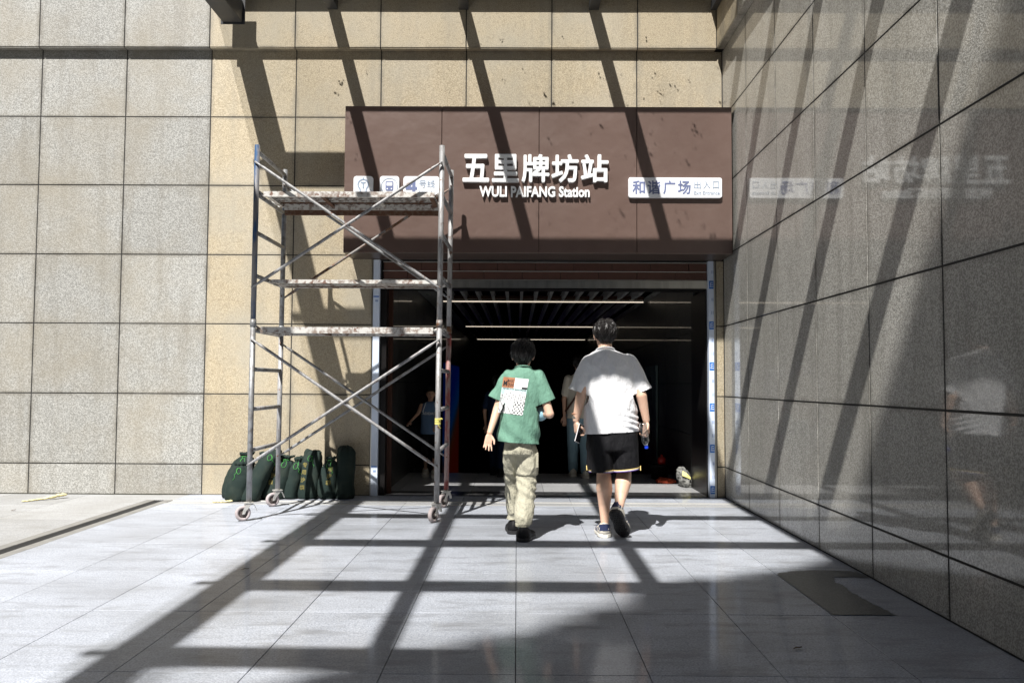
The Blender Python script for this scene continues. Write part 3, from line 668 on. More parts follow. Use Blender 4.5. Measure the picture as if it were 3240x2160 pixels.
def plank(y0, y1, z, h, x0, x1, toe=False, nm='platform'):
    t = bpy.data.objects.new(nm, None); COL.objects.link(t); t.parent = sf; t.location = Vector(((x0+x1)/2, (y0+y1)/2, z))-SO; c = Vector(((x0+x1)/2, (y0+y1)/2, z))
    def q(name, lo, hi, mt): o = boxo(name, lo, hi, mt, t); o.location -= c
    q('side_rail', (x0, y0, z-h), (x1, y0+.025, z), 'plank'); q('side_rail', (x0, y1-.025, z-h), (x1, y1, z), 'plank')
    for k in range(4): xk = x0+.02+(x1-x0-.07)*k/3; q('cross_bar', (xk, y0+.026, z-h+.002), (xk+.035, y1-.026, z-h+.022), 'rust' if k in (1,3) else 'plank')
    if toe: q('rusty_back_rail', (x0+.06, y1+.001, z-.115), (x1-.01, y1+.03, z-.05), 'rust'); q('back_rail_edge', (x0+.06, y1-.02, z-.070), (x1-.01, y1-.001, z-.0485), 'plank')
    nb = 5; w = (y1-y0-.05)/nb
    for k in range(1, nb): q('deck_rib', (x0+.02, y0+.025+w*k-.005, z-.034), (x1-.02, y0+.025+w*k+.005, z-.019), 'plank' if k < 4 else 'rust')
    q('deck_sheet', (x0+.01, y0+.0255, z-.011), (x1-.01, y1-.0255, z-.004), 'plank')
    bm = bmesh.new(); n = int((x1-x0)/.07)   # expanded-metal diamonds under the deck
    for row in range(nb):
        ya = y0+.03+w*row; yb = ya+w-.008
        for k in range(n):
            xa = x0+.03+k*.07
            for p, r_ in (((xa, ya), (xa+.035, yb)), ((xa+.035, yb), (xa+.07, ya))):
                tube(bm, [(p[0], p[1], z-.024), (r_[0], r_[1], z-.024)], .0036, 4)
    for v in bm.verts: v.co -= c
    o = link('mesh_deck', mesh_of(bm), 'hub', t); o['kind'] = 'stuff'
    for xk, sx in ((x0, -1), (x1, 1)):
        for yk in (y0+.05, y1-.05):
            bm = bmesh.new(); tube(bm, [(xk, yk, z-.03), (xk+sx*.035, yk, z-.01), (xk+sx*.06, yk, z+.012), (xk+sx*.085, yk, z-.01)], .012, 7)
            for v in bm.verts: v.co -= c
            link('hook', mesh_of(bm), 'plank', t, True)
plank(7.20, 7.66, 2.868, .048, -2.243, -.735, True); plank(7.50, 7.90, 2.125, .034, -2.245, -.735); plank(7.20, 7.62, 1.672, .055, -2.245, -.735)
def caster(side, back, ang):
    x = lerpx(side, .1, back); y = BY if back else FY
    t = bpy.data.objects.new('caster', None); COL.objects.link(t); t.parent = sf; t.location = Vector((x, y, 0))-SO; t.rotation_euler = (0, 0, ang)
    Rm = Matrix.Rotation(math.pi/2, 4, 'Y'); r = .066; off = Vector((0, -.048, r))
    bm = bmesh.new(); lathe(bm, [(.040,-.017), (.055,-.019), (.064,-.013), (.066,0), (.064,.013), (.055,.019), (.040,.017), (.040,-.017)], 26, Matrix.Translation(off) @ Rm); link('wheel', mesh_of(bm), 'tyre', t, True)
    bm = bmesh.new(); lathe(bm, [(.012,-.022), (.016,-.022), (.017,-.008), (.041,-.006), (.041,.006), (.017,.008), (.016,.022), (.012,.022)], 20, Matrix.Translation(off) @ Rm)
    for k in range(5):
        a = k*2*math.pi/5; p = off+Vector((0, math.cos(a)*.028, math.sin(a)*.028)); tube(bm, [p-Vector((.012,0,0)), p+Vector((.012,0,0))], .006, 6)
    link('hub', mesh_of(bm), 'hub', t)
    bm = bmesh.new()
    for s in (-1, 1):
        X = s*.027; loft(bm, [[Vector((X-.002, a, b_)), Vector((X+.002, a, b_)), Vector((X+.002, a+w, b_)), Vector((X-.002, a+w, b_))] for a, w, b_ in ((-.058,.02,.058), (-.052,.03,.09), (-.032,.05,.135), (-.03,.06,.150))])
    box(bm, (-.035,-.038,.150), (.035,.038,.157)); box(bm, (-.026,-.03,.135), (.026,.03,.149)); tube(bm, [(-.034,-.048,r), (.034,-.048,r)], .007, 8); tube(bm, [(0,0,.157), (0,0,.19)], .02, 10)
    link('fork', mesh_of(bm), 'fork', t)
    bm = bmesh.new(); loft(bm, [[Vector((-.014,a,b_)), Vector((.014,a,b_)), Vector((.014,a,b_+.006)), Vector((-.014,a,b_+.006))] for a, b_ in ((.02,.14), (.045,.13), (.062,.10), (.07,.075))]); bmesh.ops.recalc_face_normals(bm, faces=bm.faces); link('brake_pedal', mesh_of(bm), 'fork', t)
caster(-1, 0, math.radians(-62)); caster(-1, 1, math.radians(-50)); caster(1, 0, math.radians(-28)); caster(1, 1, math.radians(-35))
tp = thing('yellow_tape_tie', 'short yellow tape tied round the front right scaffold post at waist height', 'tape', (-.683, 7.17, .86)); bm = bmesh.new()
for z in (-.02, .0, .018): lathe(bm, [(.0245, z-.007), (.0265, z-.007), (.0265, z+.007), (.0245, z+.007)], 14)
link('wrap', mesh_of(bm), 'tape', tp)
for q_ in (((0,.02), (.02,.028), (.035,.03)), ((0,-.02), (.012,-.045), (.02,-.05))):
    bm = bmesh.new(); loft(bm, [[Vector((a,-.03,b_)), Vector((a+.004,-.034,b_)), Vector((a+.012,-.03,b_-.012)), Vector((a+.008,-.027,b_-.012))] for a, b_ in q_]); bmesh.ops.recalc_face_normals(bm, faces=bm.faces); link('loose_end', mesh_of(bm), 'tape', tp)

# ------------------------------------------------------------------ sandbags
def sandbag(i, x, y, w, d, h, dx, dy, style, label, text=None, tcol=0):
    t = thing('sandbag', label, 'sandbag', (x+.085, y, 0), 'dark green sandbags leaning against the wall'); rr = random.Random(i*7+3)
    if style == 'neck': prof = [(0,.86,.8), (.03,.98,.95), (.12,1.04,1.05), (.35,1.06,1.1), (.6,1.0,1.05), (.76,.88,.95), (.86,.66,.75), (.905,.36,.42), (.93,.30,.34), (.965,.50,.5), (1.0,.62,.5), (.99,.3,.2)]
    elif style == 'fold': prof = [(0,.86,.8), (.03,.98,.95), (.12,1.03,1.05), (.35,1.04,1.1), (.65,1.0,1.02), (.85,.95,.9), (.93,.86,.7), (.97,.9,.5), (1.0,.75,.35), (1.005,.4,.15)]
    else: prof = [(0,.9,.85), (.03,1.0,1.0), (.15,1.03,1.08), (.4,1.0,1.05), (.7,.97,1.0), (.88,.93,.9), (.95,.80,.72), (.985,.55,.5), (1.0,.25,.2)]
    # denser rings
    pf = []
    for a, b_ in zip(prof, prof[1:]):
        for k in range(3): pf.append(tuple(a[q]+(b_[q]-a[q])*k/3 for q in range(3)))
    pf.append(prof[-1]); bm = bmesh.new()
    loft(bm, [sring((dx*s**1.3, dy*s**1.2, h*s), w/2*a, d/2*b_, 40, 2.3) for s, a, b_ in pf]); bmesh.ops.recalc_face_normals(bm, faces=bm.faces); me = mesh_of(bm)
    co = get_co(me); no = get_no(me); q = co*np.array([18,18,9])+i*3.1; z = co[:,2]/h
    amp = .004+.012*np.clip((z-.6)/.4, 0, 1); ang = np.arctan2(co[:,1]-dy*z, co[:,0]-dx*z)
    gath = .006*np.sin(ang*9+i)*np.clip((z-.62)/.3, 0, 1)
    co2 = co+no*((amp*(vnoise(q, i)+.6*vnoise(q*2.1, i+9)))+gath+.012*vnoise(co*6+i, 4)+.006*(1-np.abs(vnoise(co*np.array([11,11,24])+i*2, 5))*2))[:,None]; co2[:,2] = np.maximum(co2[:,2], 0.001)
    me.vertices.foreach_set('co', co2.ravel()); me.update(); link('sack', me, 'bag', t, True)
    bvh = BVHTree.FromPolygons([Vector(c) for c in co2], [tuple(p.vertices) for p in me.polygons])
    bm = bmesh.new(); s = .915 if style == 'neck' else .94; c = Vector((dx*s**1.3, dy*s**1.2, h*s)); rw_ = w/2*(.36 if style == 'neck' else .2)
    def front(px, pz, off=.004):
        h_ = bvh.ray_cast(Vector((px, -2, pz)), Vector((0,1,0)))[0]; return Vector((px, (h_.y if h_ else c.y-.05)-off, pz))
    if style == 'neck': tube(bm, [c+Vector((math.cos(a)*rw_*1.05, math.sin(a)*rw_*1.15, .004*math.sin(3*a))) for a in [k*math.pi/8 for k in range(17)]], .0030, 6)
    sx = rr.choice((-1,1)); a0 = c+Vector((sx*.01,-rw_*1.1,0))
    pts = [a0]
    for k in range(1, 9): 
        pz = c.z-.016*k; pts.append(front(c.x+sx*(.01+.004*k)+.006*math.sin(k*2+i), pz))
    tube(bm, pts, .0022, 5)
    lo_ = [front(c.x-sx*(.004+.022*math.sin(k*math.pi/6)), c.z-.012-.035*(1-math.cos(k*math.pi/6))/1.2, .006) for k in range(13)]; tube(bm, lo_, .0022, 5)
    if i == 8: bm.free()
    else: link('tie_rope', mesh_of(bm), 'rope', t, True)
    if text:
        n = len(text)
        for k, ch in enumerate(text):
            m2 = text_mesh(ch, .052, 0, .0012, 1); cc = get_co(m2); cz = h*.72-k*h*.155; cx_ = tcol*w+dx*(cz/h)**1.3; cc[:,0] -= (cc[:,0].min()+cc[:,0].max())/2; cc[:,1] -= (cc[:,1].min()+cc[:,1].max())/2
            out = np.array([front(cx_+p[0], cz+p[1], .0025) for p in cc]); m2.vertices.foreach_set('co', out.ravel()); m2.update(); link('stencil', m2, 'stencil', t)
SB = [(-2.99,8.56,.25,.19,.46,.10,.06,'neck','outermost left dark green sandbag, slumped behind the scaffold post',None,0),
 (-2.90,8.36,.22,.19,.375,.04,.05,'neck','short dark green sandbag in front of the left post, lower than its neighbours',None,0),
 (-2.70,8.64,.18,.15,.45,.0,.03,'neck','dark green sandbag hidden behind the leaning one, only its tied top showing',None,0),
 (-2.76,8.36,.19,.19,.50,.20,.14,'round','long dark green sandbag leaning steeply to the right between the scaffold posts',None,0),
 (-2.57,8.50,.23,.19,.43,.12,.08,'neck','broad dark green sandbag behind the rear left caster with faint yellow characters','用沙袋',-.2),
 (-2.40,8.52,.14,.15,.41,.07,.05,'neck','narrowest dark green sandbag, just right of the rear caster',None,0),
 (-2.23,8.56,.20,.18,.48,.03,.05,'fold','upright dark green sandbag with yellow 专用沙袋 and long green cord','专用沙袋',-.22),
 (-2.035,8.56,.19,.18,.42,.03,.05,'neck','dark green sandbag with gathered neck and yellow writing beside the tallest bag','用沙袋',.12),
 (-1.85,8.58,.185,.19,.525,.0,.03,'round','tallest dark green sandbag at the right end of the row, nearest the doorway',None,0)]
for i, a in enumerate(SB): sandbag(i, *a)

# ------------------------------------------------------------------ people
def hand(bm, wrist, d, palm_n, thumb, s=1., curl=0., splay=.12, fcurl=None):
    """palm + 4 unequal fingers + thumb. d: hand direction, palm_n: out of the palm, thumb: towards the thumb side"""
    w = Vector(wrist); d = Vector(d).normalized(); n = Vector(palm_n); n = (n-d*n.dot(d)).normalized(); th = Vector(thumb); th = (th-d*th.dot(d)-n*th.dot(n)).normalized()
    P = lambda a, b_, c: w+d*a*s+th*b_*s+n*c*s
    for b_ in (-.026,-.009,.009,.026): capsule(bm, P(.015, b_*.7, 0), .015*s, P(.078, b_, 0), .0125*s, 10)
    capsule(bm, P(-.03,0,0), .022*s, P(.02,0,0), .021*s, 12, .8, n)
    for k, (b_, L) in enumerate(((.029,.070), (.010,.078), (-.010,.073), (-.028,.058))):
        cu = fcurl[k] if fcurl else curl; base = P(.082, b_, 0); dirv = (d+th*splay*(b_/.029)).normalized(); r = .0088*s; p = base; ang = cu*.5
        for seg, f in enumerate((.42, .32, .26)):
            dv = (dirv*math.cos(ang)+n*math.sin(ang)); q = p+dv*L*f*s; capsule(bm, p, r, q, r*.93, 8); p = q; r *= .93; ang += cu*(.9 if seg == 0 else .7)
    p = P(.022,.028,.006); q = P(.055,.052,.018+.01*curl); e_ = P(.088,.058-.015*curl,.026+.03*curl); capsule(bm, P(.01,.012,.004), .014*s, p, .0135*s, 10); capsule(bm, p, .0135*s, q, .0105*s, 10); capsule(bm, q, .0105*s, e_, .0085*s, 8)
def head(bm, c, s=1., face=(0,1,0), ears=True):
    f = Vector(face).normalized(); side = f.cross(Vector((0,0,1))).normalized(); Rm = Matrix((side, f, Vector((0,0,1)))).transposed(); c = Vector(c)
    T = lambda x, y, z: c+Rm @ Vector((x*s, y*s, z*s))
    ellip(bm, T(0,-.008,.025), (.077*s,.095*s,.092*s), Rm, 24); ellip(bm, T(0,.025,-.045), (.060*s,.068*s,.070*s), Rm, 20); ellip(bm, T(0,.045,-.088), (.030*s,.036*s,.026*s), Rm, 12)
    capsule(bm, T(0,.088,.015), .009*s, T(0,.110,-.022), .013*s, 10); ellip(bm, T(0,.088,-.056), (.024*s,.012*s,.010*s), Rm, 12)
    for q in (-1, 1):
        ellip(bm, T(q*.030,.078,.020), (.017*s,.012*s,.010*s), Rm, 10); ellip(bm, T(q*.045,.062,-.02), (.022*s,.025*s,.022*s), Rm, 10)
        if ears:
            Re = Rm @ Matrix.Rotation(q*.35, 3, 'Z'); ellip(bm, T(q*.083,-.004,-.002), (.009*s,.019*s,.032*s), Re, 14); ellip(bm, T(q*.079,.002,-.026), (.008*s,.012*s,.014*s), Rm, 10)
    return T
def hair_mesh(c, s, face, low, seed, strands=1400, crown_part=0):
    f = Vector(face).normalized(); side = f.cross(Vector((0,0,1))).normalized(); Rm = np.array(Matrix((side, f, Vector((0,0,1)))).transposed()); c = np.array(c)
    rg = np.random.default_rng(seed); V = []; F = []
    # skull cap
    nu, nv = 64, 24; A = np.array([.084,.099,.096])*s; off = np.array([0,-.010,.027])*s
    def lowz(az): # hairline height as a function of azimuth (0 = face)
        az = az + 0.0; low_j = low + .006*math.sin(az*17+seed); fr = max(0, math.cos(az)); sd = abs(math.sin(az)); bk = max(0, -math.cos(az)); return (.060*fr + .02*sd**2*(1-bk) + low_j*bk + (-.005)*sd*bk)*s
    idx = {}
    for i in range(nu):
        az = 2*math.pi*i/nu; zl = (lowz(az)-off[2])/A[2]; p0 = math.acos(max(-1, min(1, zl)))
        for j in range(nv+1):
            ph = p0*j/nv; p = np.array([math.sin(ph)*math.sin(az), math.sin(ph)*math.cos(az), math.cos(ph)])
            k = 1+.018*math.sin(az*7+ph*3+seed)+.034*math.sin(az*15+1+2*math.sin(ph*5))*math.sin(ph) + .02*math.sin(az*31+ph*9) - (.07 if j == nv else (.025 if j == nv-1 else 0)); idx[i,j] = len(V); V.append(c+Rm @ (off+p*A*k))
    for i in range(nu):
        for j in range(nv): F.append((idx[i,j], idx[i,j+1], idx[(i+1) % nu, j+1], idx[(i+1) % nu, j]))
    for q in range(strands):
        az = rg.uniform(0, 2*math.pi); zl = (lowz(az)-off[2])/A[2]; p0 = math.acos(max(-1, min(1, zl))); ph = p0*math.sqrt(rg.uniform(.005, .95)); L = rg.uniform(.3,.65); tw = rg.normal(0,.35); wv = rg.uniform(.0012,.0034)*s; roll_ = rg.uniform(-1.0,1.0); lift = rg.uniform(.99,1.07) + (rg.uniform(.03,.12) if rg.random() < .12 else 0)
        pts = []
        for k in range(5):
            t = k/4; a2 = az+tw*t*L/max(.25, math.sin(ph)); p2 = min(ph+L*t, p0*(1.06+.05*math.sin(q*1.7))); bulge = lift+.03*math.sin(t*math.pi)*rg.uniform(.4,1)-.03*t
            pts.append(off+np.array([math.sin(p2)*math.sin(a2), math.sin(p2)*math.cos(a2), math.cos(p2)])*A*bulge)
        for k in range(5):
            p = pts[k]; n_ = p/np.linalg.norm(p); tg = pts[min(k+1,4)]-pts[max(k-1,0)]; sd = np.cross(tg, n_); sd = sd/(np.linalg.norm(sd)+1e-9); sd = (sd*math.cos(roll_)+n_*math.sin(roll_))*wv*(1.2-k*.25)
            V.append(c+Rm @ (p-sd)); V.append(c+Rm @ (p+sd))
        b0 = len(V)-10
        for k in range(4): F.append((b0+2*k, b0+2*k+1, b0+2*k+3, b0+2*k+2))
    me = bpy.data.meshes.new('hair'); me.from_pydata([tuple(v) for v in V], [], F); me.materials.append(MT['hair']); me.materials.append(MT['hair2']); me.polygons.foreach_set('material_index', [0]*(nu*nv)+[1]*(len(F)-nu*nv)); return me
def shoe(parent, M4, L, w, upper, sole, extra=None, tread=False, name='shoe'):
    """heel at origin, toe along +Y, sole on z=0"""
    t = bpy.data.objects.new(name, None); COL.objects.link(t); t.parent = parent
    def tf(bm):
        for v in bm.verts: v.co = M4 @ v.co
        bmesh.ops.recalc_face_normals(bm, faces=bm.faces)
    def outl(y):  # half width along the foot, 0..1
        return w*(.40+.10*math.sin(min(1, y/.3)*math.pi/2) - .06*math.exp(-((y-.45)/.12)**2) + .04*math.exp(-((y-.7)/.15)**2))*(1 if y < .78 else math.sqrt(max(.02, 1-((y-.78)/.23)**2)))*(math.sqrt(max(.15, min(1, (y+.02)/.10))))
    bm = bmesh.new(); ring = []; n = 22; ysn = [k/n for k in range(n+1)]
    pts = [(outl(y), y*L) for y in ysn] + [(-outl(y), y*L) for y in reversed(ysn)]
    loft(bm, [[Vector((x*k, y if z else y, z)) for x, y in pts] for k, z in ((.92,.001), (1.04,.008), (1.06,.026), (.97,.032))]); tf(bm); link('sole', mesh_of(bm), sole, t)
    bm = bmesh.new(); rings = []
    for y in [0,.03,.08,.15,.22,.3,.38,.46,.56,.66,.76,.86,.93,.98]:
        hw = outl(y)*.97; hh = .085 if y < .25 else .085-.05*min(1, (y-.25)/.5); hh = hh*(1 if y > .05 else .93); 
        if y > .85: hh *= max(.5, 1-(y-.85)*2.6)
        top = .62 if y < .3 else .7
        rings.append([Vector((x*hw, y*L, .028+zz*hh)) for x, zz in ((1,0), (1.05,.25), (.98,.5), (.82,.75), (top*.75,.95), (top*.3,1.0), (-top*.3,1.0), (-top*.75,.95), (-.82,.75), (-.98,.5), (-1.05,.25), (-1,0))])
    loft(bm, rings); tf(bm); link('upper', mesh_of(bm), upper, t, True)
    if extra:
        bm = bmesh.new(); r2 = []
        for y, z0, z1 in ((-.012,.055,.105), (.0,.055,.108), (.06,.05,.10), (.14,.06,.098)):
            hw = outl(max(y,0))*1.06; r2.append([Vector((x*hw*k, y*L, z)) for x, z, k in ((1,z0,1), (1.0,z1,.8), (.2,z1,.8), (-.2,z1,.8), (-1,z1,.8), (-1,z0,1))])
        loft(bm, r2); tf(bm); link('heel_panel', mesh_of(bm), extra, t)
        bm = bmesh.new()
        for s in (-1, 1):
            for k in range(3):
                y = .38+.09*k; hw = outl(y)*1.06; tube(bm, [(s*hw, y*L, .035), (s*hw*.95, (y+.05)*L, .055), (s*hw*.6, (y+.08)*L, .078)], .0035, 5)
        tf(bm); link('side_stripe', mesh_of(bm), 'shoenavy', t)
    bm = bmesh.new()
    for k in range(4):
        y = .34+.07*k; tube(bm, [(-.022, y*L, .10-.022*k*.8), (0, y*L+.003, .108-.022*k*.8), (.022, y*L, .10-.022*k*.8)], .0025, 5)
    tf(bm); link('laces', mesh_of(bm), 'rubber' if upper != 'shoecream' else 'shoenavy', t)
    if tread:
        bm = bmesh.new()
        for k in range(13):
            y = .05+k*.07
            for q in (-2,-1,0,1,2):
                x = outl(y)*.4*q+(.005 if k % 2 else -.005)
                if abs(x) < outl(y)*.88:
                    c_ = Vector((x, y*L, 0)); loft(bm, [[c_+Vector((a, b_, -.0)) for a, b_ in ((-.009,-.001), (0,-.008), (.009,-.001), (0,.005))], [c_+Vector((a*.8, b_*.8, -.006)) for a, b_ in ((-.009,-.001), (0,-.008), (.009,-.001), (0,.005))]])
        tf(bm); link('tread', mesh_of(bm), 'rubber', t)
    return t
def body_obj(parent, build, voxel, mt): me = solid(build, voxel, 3); return link('body', me, mt, parent, True)
def hemband(parent, rings, r, mt, name='trim'):
    bm = bmesh.new(); tube(bm, rings+[rings[0]], r, 6); link(name, mesh_of(bm), mt, parent, True)

# ---- the man in the white T-shirt
man = thing('person', 'adult in white T-shirt and black shorts walking in, seen from behind, phone in left hand', 'person', (0,0,0))
HC = Vector((.702, 6.625, 1.578))
def man_body(bm):
    head(bm, HC, 1.0, (-.06,1,0)); capsule(bm, (.702,6.615,1.50), .056, (.712,6.60,1.40), .062, 16)
    loft(bm, [sring((.73,6.6,z), rx, ry, 28, 2.2) for z, rx, ry in ((.84,.13,.10), (.95,.14,.10), (1.1,.145,.10), (1.25,.165,.10), (1.35,.165,.085), (1.40,.10,.06))])
    ellip(bm, (.76,6.59,.86), (.16,.12,.12))
    for a, b_, ra, rb in (((.57,6.6,1.345),(.505,6.555,1.09),.050,.040), ((.505,6.555,1.09),(.470,6.585,.905),.043,.028), ((.895,6.6,1.345),(.982,6.545,1.10),.050,.041), ((.982,6.545,1.10),(1.024,6.575,.905),.044,.028)): capsule(bm, a, ra, b_, rb, 16)
    for hip, kn, an, o1 in (((.67,6.60,.84),(.692,6.615,.475),(.690,6.515,.10),0), ((.855,6.59,.84),(.862,6.665,.49),(.787,6.435,.215),1)):
        hip, kn, an = map(Vector, (hip, kn, an)); capsule(bm, hip, .092, kn, .055, 18); mid = kn.lerp(an, .30)+Vector((0,-.024,0)); capsule(bm, kn, .056, mid, .065, 18); capsule(bm, mid, .064, kn.lerp(an,.62), .048, 16); capsule(bm, kn.lerp(an,.55), .050, an, .031, 16)
    capsule(bm, (.690,6.515,.10), .032, (.692,6.56,.06), .036, 12); capsule(bm, (.787,6.435,.215), .032, (.80,6.45,.16), .034, 12)
    # left hand holding a phone, right hand round a bottle neck
    hand(bm, (.470,6.588,.885), (.10,-.05,-1), (.9,.35,0), (.1,-1,0), .98, 1.15, .05, [1.0,1.25,1.35,1.4])
    hand(bm, (1.024,6.578,.885), (-.03,-.10,-1), (-.85,-.5,0), (-.3,-1,0), 1.0, 1.1, .06, [.95,1.1,1.2,1.25])
body_obj(man, man_body, .0052, 'skin2' if 0 else 'skin')
link('hair', hair_mesh(HC, 1.05, (-.06,1,0), -.082, 5, 2200), 'hair', man, False)
def man_shirt(bm):
    loft(bm, [sring((cx_,6.6,z), rx, ry, 44, e_) for z, cx_, rx, ry, e_ in ((1.475,.703,.066,.062,2), (1.455,.706,.082,.068,2), (1.44,.712,.115,.078,2), (1.415,.722,.158,.088,2.1), (1.385,.728,.188,.098,2.2), (1.34,.732,.203,.112,2.3), (1.24,.738,.203,.128,2.4), (1.1,.742,.200,.134,2.4), (.97,.747,.205,.140,2.4), (.86,.752,.212,.145,2.4), (.76,.755,.218,.148,2.4))])
    for sh, en_, r0, r1 in (((.585,6.6,1.345),(.455,6.592,1.075),.080,.082), ((.885,6.6,1.345),(1.022,6.585,1.09),.080,.084)): capsule(bm, sh, r0, en_, r1, 22, .95, (0,1,0))
def man_fold(co):
    x, z = co[:,0], co[:,2]; side = np.clip((x-.78)/.12, 0, 1)*np.clip((1.1-z)/.2, 0, 1)
    return .006*side*np.sin(z*95+x*40+3*np.sin(z*21)) + .004*np.clip((1.36-z)/.1, 0, 1)*np.clip((z-1.0)/.2, 0, 1)*np.sin(x*60+z*9)
me = solid(man_shirt, .0085, 3, cloth(.010, (9,9,3.0), 3, .6, man_fold), [((.754,6.6,.806), (.06,0,-1), .4), ((.478,6.6,1.128), (-.38,0,-1), .13), ((1.0,6.59,1.135), (.42,0,-1), .13), ((.704,6.6,1.452), (0,.32,1), .12)], .003)
link('t_shirt', me, 'wshirt', man, True)
def man_shorts(bm):
    loft(bm, [sring((.758,6.6,z), rx, ry, 40, 2.4) for z, rx, ry in ((.92,.175,.125), (.82,.197,.138), (.70,.205,.145), (.665,.200,.14))])
    for s, cx_, cy in ((-1,.662,6.6), (1,.862,6.605)): loft(bm, [sring((cx_+s*k, cy, z), rx, ry, 30, 2.3) for z, k, rx, ry in ((.80,-.005,.098,.13), (.62,0,.102,.128), (.50,.004,.104,.125), (.42,.006,.105,.122))])
SH = .008
me = solid(man_shorts, SH, 3, cloth(.007, (8,8,3), 12, .6), [((.662,6.6,.497), (0,0,-1), .21), ((.862,6.6,.508), (.12,0,-1), .21)], .003)
# the two cuts share a radius; trim the rest of the hem level
bm = bmesh.new(); bm.from_mesh(me); bmesh.ops.delete(bm, geom=[f for f in bm.faces if f.calc_center_median().z < .485], context='FACES'); me = mesh_of(bm); link('shorts', me, 'blackcloth', man, True)
for s, cx_, z, tl in ((-1,.663,.503,0), (1,.863,.514,.12)):
    for dz, mt in ((0,'goldtrim'), (.009,'whitetrim'), (.017,'purpletrim')):
        hemband(man, [p+Vector((0,0,-dz*.8+.006)) for p in sring((cx_, 6.603, z+.004), .1065, .1285, 34, 2.3, tl)], .0030, mt)
for sx in (-1, 1):   # notch at the outer side seams
    X = .555 if sx < 0 else .972; bm = bmesh.new(); tube(bm, [(X+sx*.002,6.54,.512), (X+sx*.004,6.56,.545), (X+sx*.002,6.59,.508)], .0028, 6); link('side_notch', mesh_of(bm), 'goldtrim', man)
shoe(man, Matrix.Translation((.688,6.466,0)) @ Matrix.Rotation(.03, 4, 'Z'), .275, .105, 'shoecream', 'soleW', 'shoenavy')
hemband(man, [Vector((.704,6.6,1.4545))+Vector((.073*math.cos(k*math.pi/14), .062*math.sin(k*math.pi/14), -.024*math.sin(k*math.pi/14))) for k in range(28)], .0065, 'wshirt', 'collar')
hl_, to_ = Vector((.742,6.375,.215)), Vector((.845,6.505,.0)); yv = (to_-hl_).normalized(); zv = Vector((.30,.78,.55)); zv = (zv-yv*zv.dot(yv)).normalized(); xv = yv.cross(zv)
Mr = Matrix.Identity(4)
for i in range(3): Mr[i][0] = xv[i]; Mr[i][1] = yv[i]; Mr[i][2] = zv[i]; Mr[i][3] = hl_[i]
shoe(man, Mr, .272, .108, 'shoecream', 'rubber', 'shoenavy', True)
bm = bmesh.new(); lathe(bm, [(.029,-.011), (.033,-.011), (.033,.011), (.029,.011)], 16, Matrix.Translation((.4715,6.587,.925))); link('wristwatch', mesh_of(bm), 'watch', man)
bm = bmesh.new()
for k in range(18): a = k*math.pi/9; ellip(bm, (.473+.034*math.cos(a), 6.585+.034*math.sin(a), .949+.004*math.sin(a*2)), (.0055,)*3, None, 8)
link('bead_bracelet', mesh_of(bm), 'bead', man, True)
ph = thing('phone', 'smartphone with pale edge gripped in left hand of the adult in white', 'phone', (.492, 6.545, .800)); ph.rotation_euler = (.12, .30, .95)
bm = bmesh.new(); box(bm, (-.036,-.004,-.074), (.036,.004,.074), .003); link('case', mesh_of(bm), 'phonecase', ph); bm = bmesh.new(); box(bm, (-.033,-.0055,-.070), (.033,-.0042,.070)); link('screen', mesh_of(bm), 'phone', ph)
bo = thing('water_bottle', 'nearly empty clear plastic bottle with blue cap held upside down in right hand', 'bottle', (1.005, 6.52, .765)); bo.rotation_euler = (.18, -.18, 0)
bm = bmesh.new(); lathe(bm, [(.004,.125), (.024,.128), (.030,.12), (.031,.10), (.027,.085), (.031,.07), (.031,.03), (.029,.01), (.031,-.01), (.028,-.03), (.018,-.048), (.012,-.056), (.012,-.062)], 22); link('shell', mesh_of(bm), 'bottle', bo, True)
bm = bmesh.new(); lathe(bm, [(.014,-.062), (.0155,-.063), (.0155,-.080), (.013,-.082)], 18); link('bottle_cap', mesh_of(bm), 'bluecap', bo)

# ---- the boy in the green T-shirt
boy = thing('person', 'boy in green printed T-shirt and khaki trousers walking in, seen from behind', 'person', (0,0,0))
HB = Vector((.046, 6.475, 1.408))
def boy_body(bm):
    head(bm, HB, .98, (.05,1,0)); capsule(bm, (.046,6.465,1.335), .045, (.048,6.455,1.26), .048, 14)
    loft(bm, [sring((.030+.015*(z > 1),6.45,z), rx, ry, 24, 2.2) for z, rx, ry in ((.70,.09,.07), (.9,.10,.08), (1.08,.115,.08), (1.2,.125,.072), (1.27,.07,.05))])
    for a, b_, ra, rb in (((-.075,6.45,1.235),(-.150,6.415,.995),.038,.033), ((-.150,6.415,.995),(-.205,6.29,.815),.034,.022), ((.165,6.45,1.245),(.252,6.40,.955),.038,.034), ((.252,6.40,.955),(.165,6.58,.955),.036,.024)): capsule(bm, a, ra, b_, rb, 14)
    hand(bm, (-.207,6.285,.802), (-.14,-.28,-1), (.12,-1,.1), (1,.1,0), .82, .25, .20, [.2,.25,.3,.35])
    hand(bm, (.160,6.59,.956), (-.8,.5,.1), (-.2,-.2,1), (.3,1,.1), .85, .8)
    for hip, kn, an in (((-.03,6.45,.68),(-.025,6.60,.44),(-.018,6.635,.10)), ((.075,6.45,.68),(.078,6.475,.45),(.048,6.315,.10))):
        capsule(bm, hip, .062, kn, .048, 14); capsule(bm, kn, .048, an, .03, 14); capsule(bm, an, .03, Vector(an)+Vector((0,.05,-.05)), .033, 12)
body_obj(boy, boy_body, .005, 'skin')
link('hair', hair_mesh(HB, 1.06, (.05,1,0), -.078, 9, 2800), 'hair', boy)
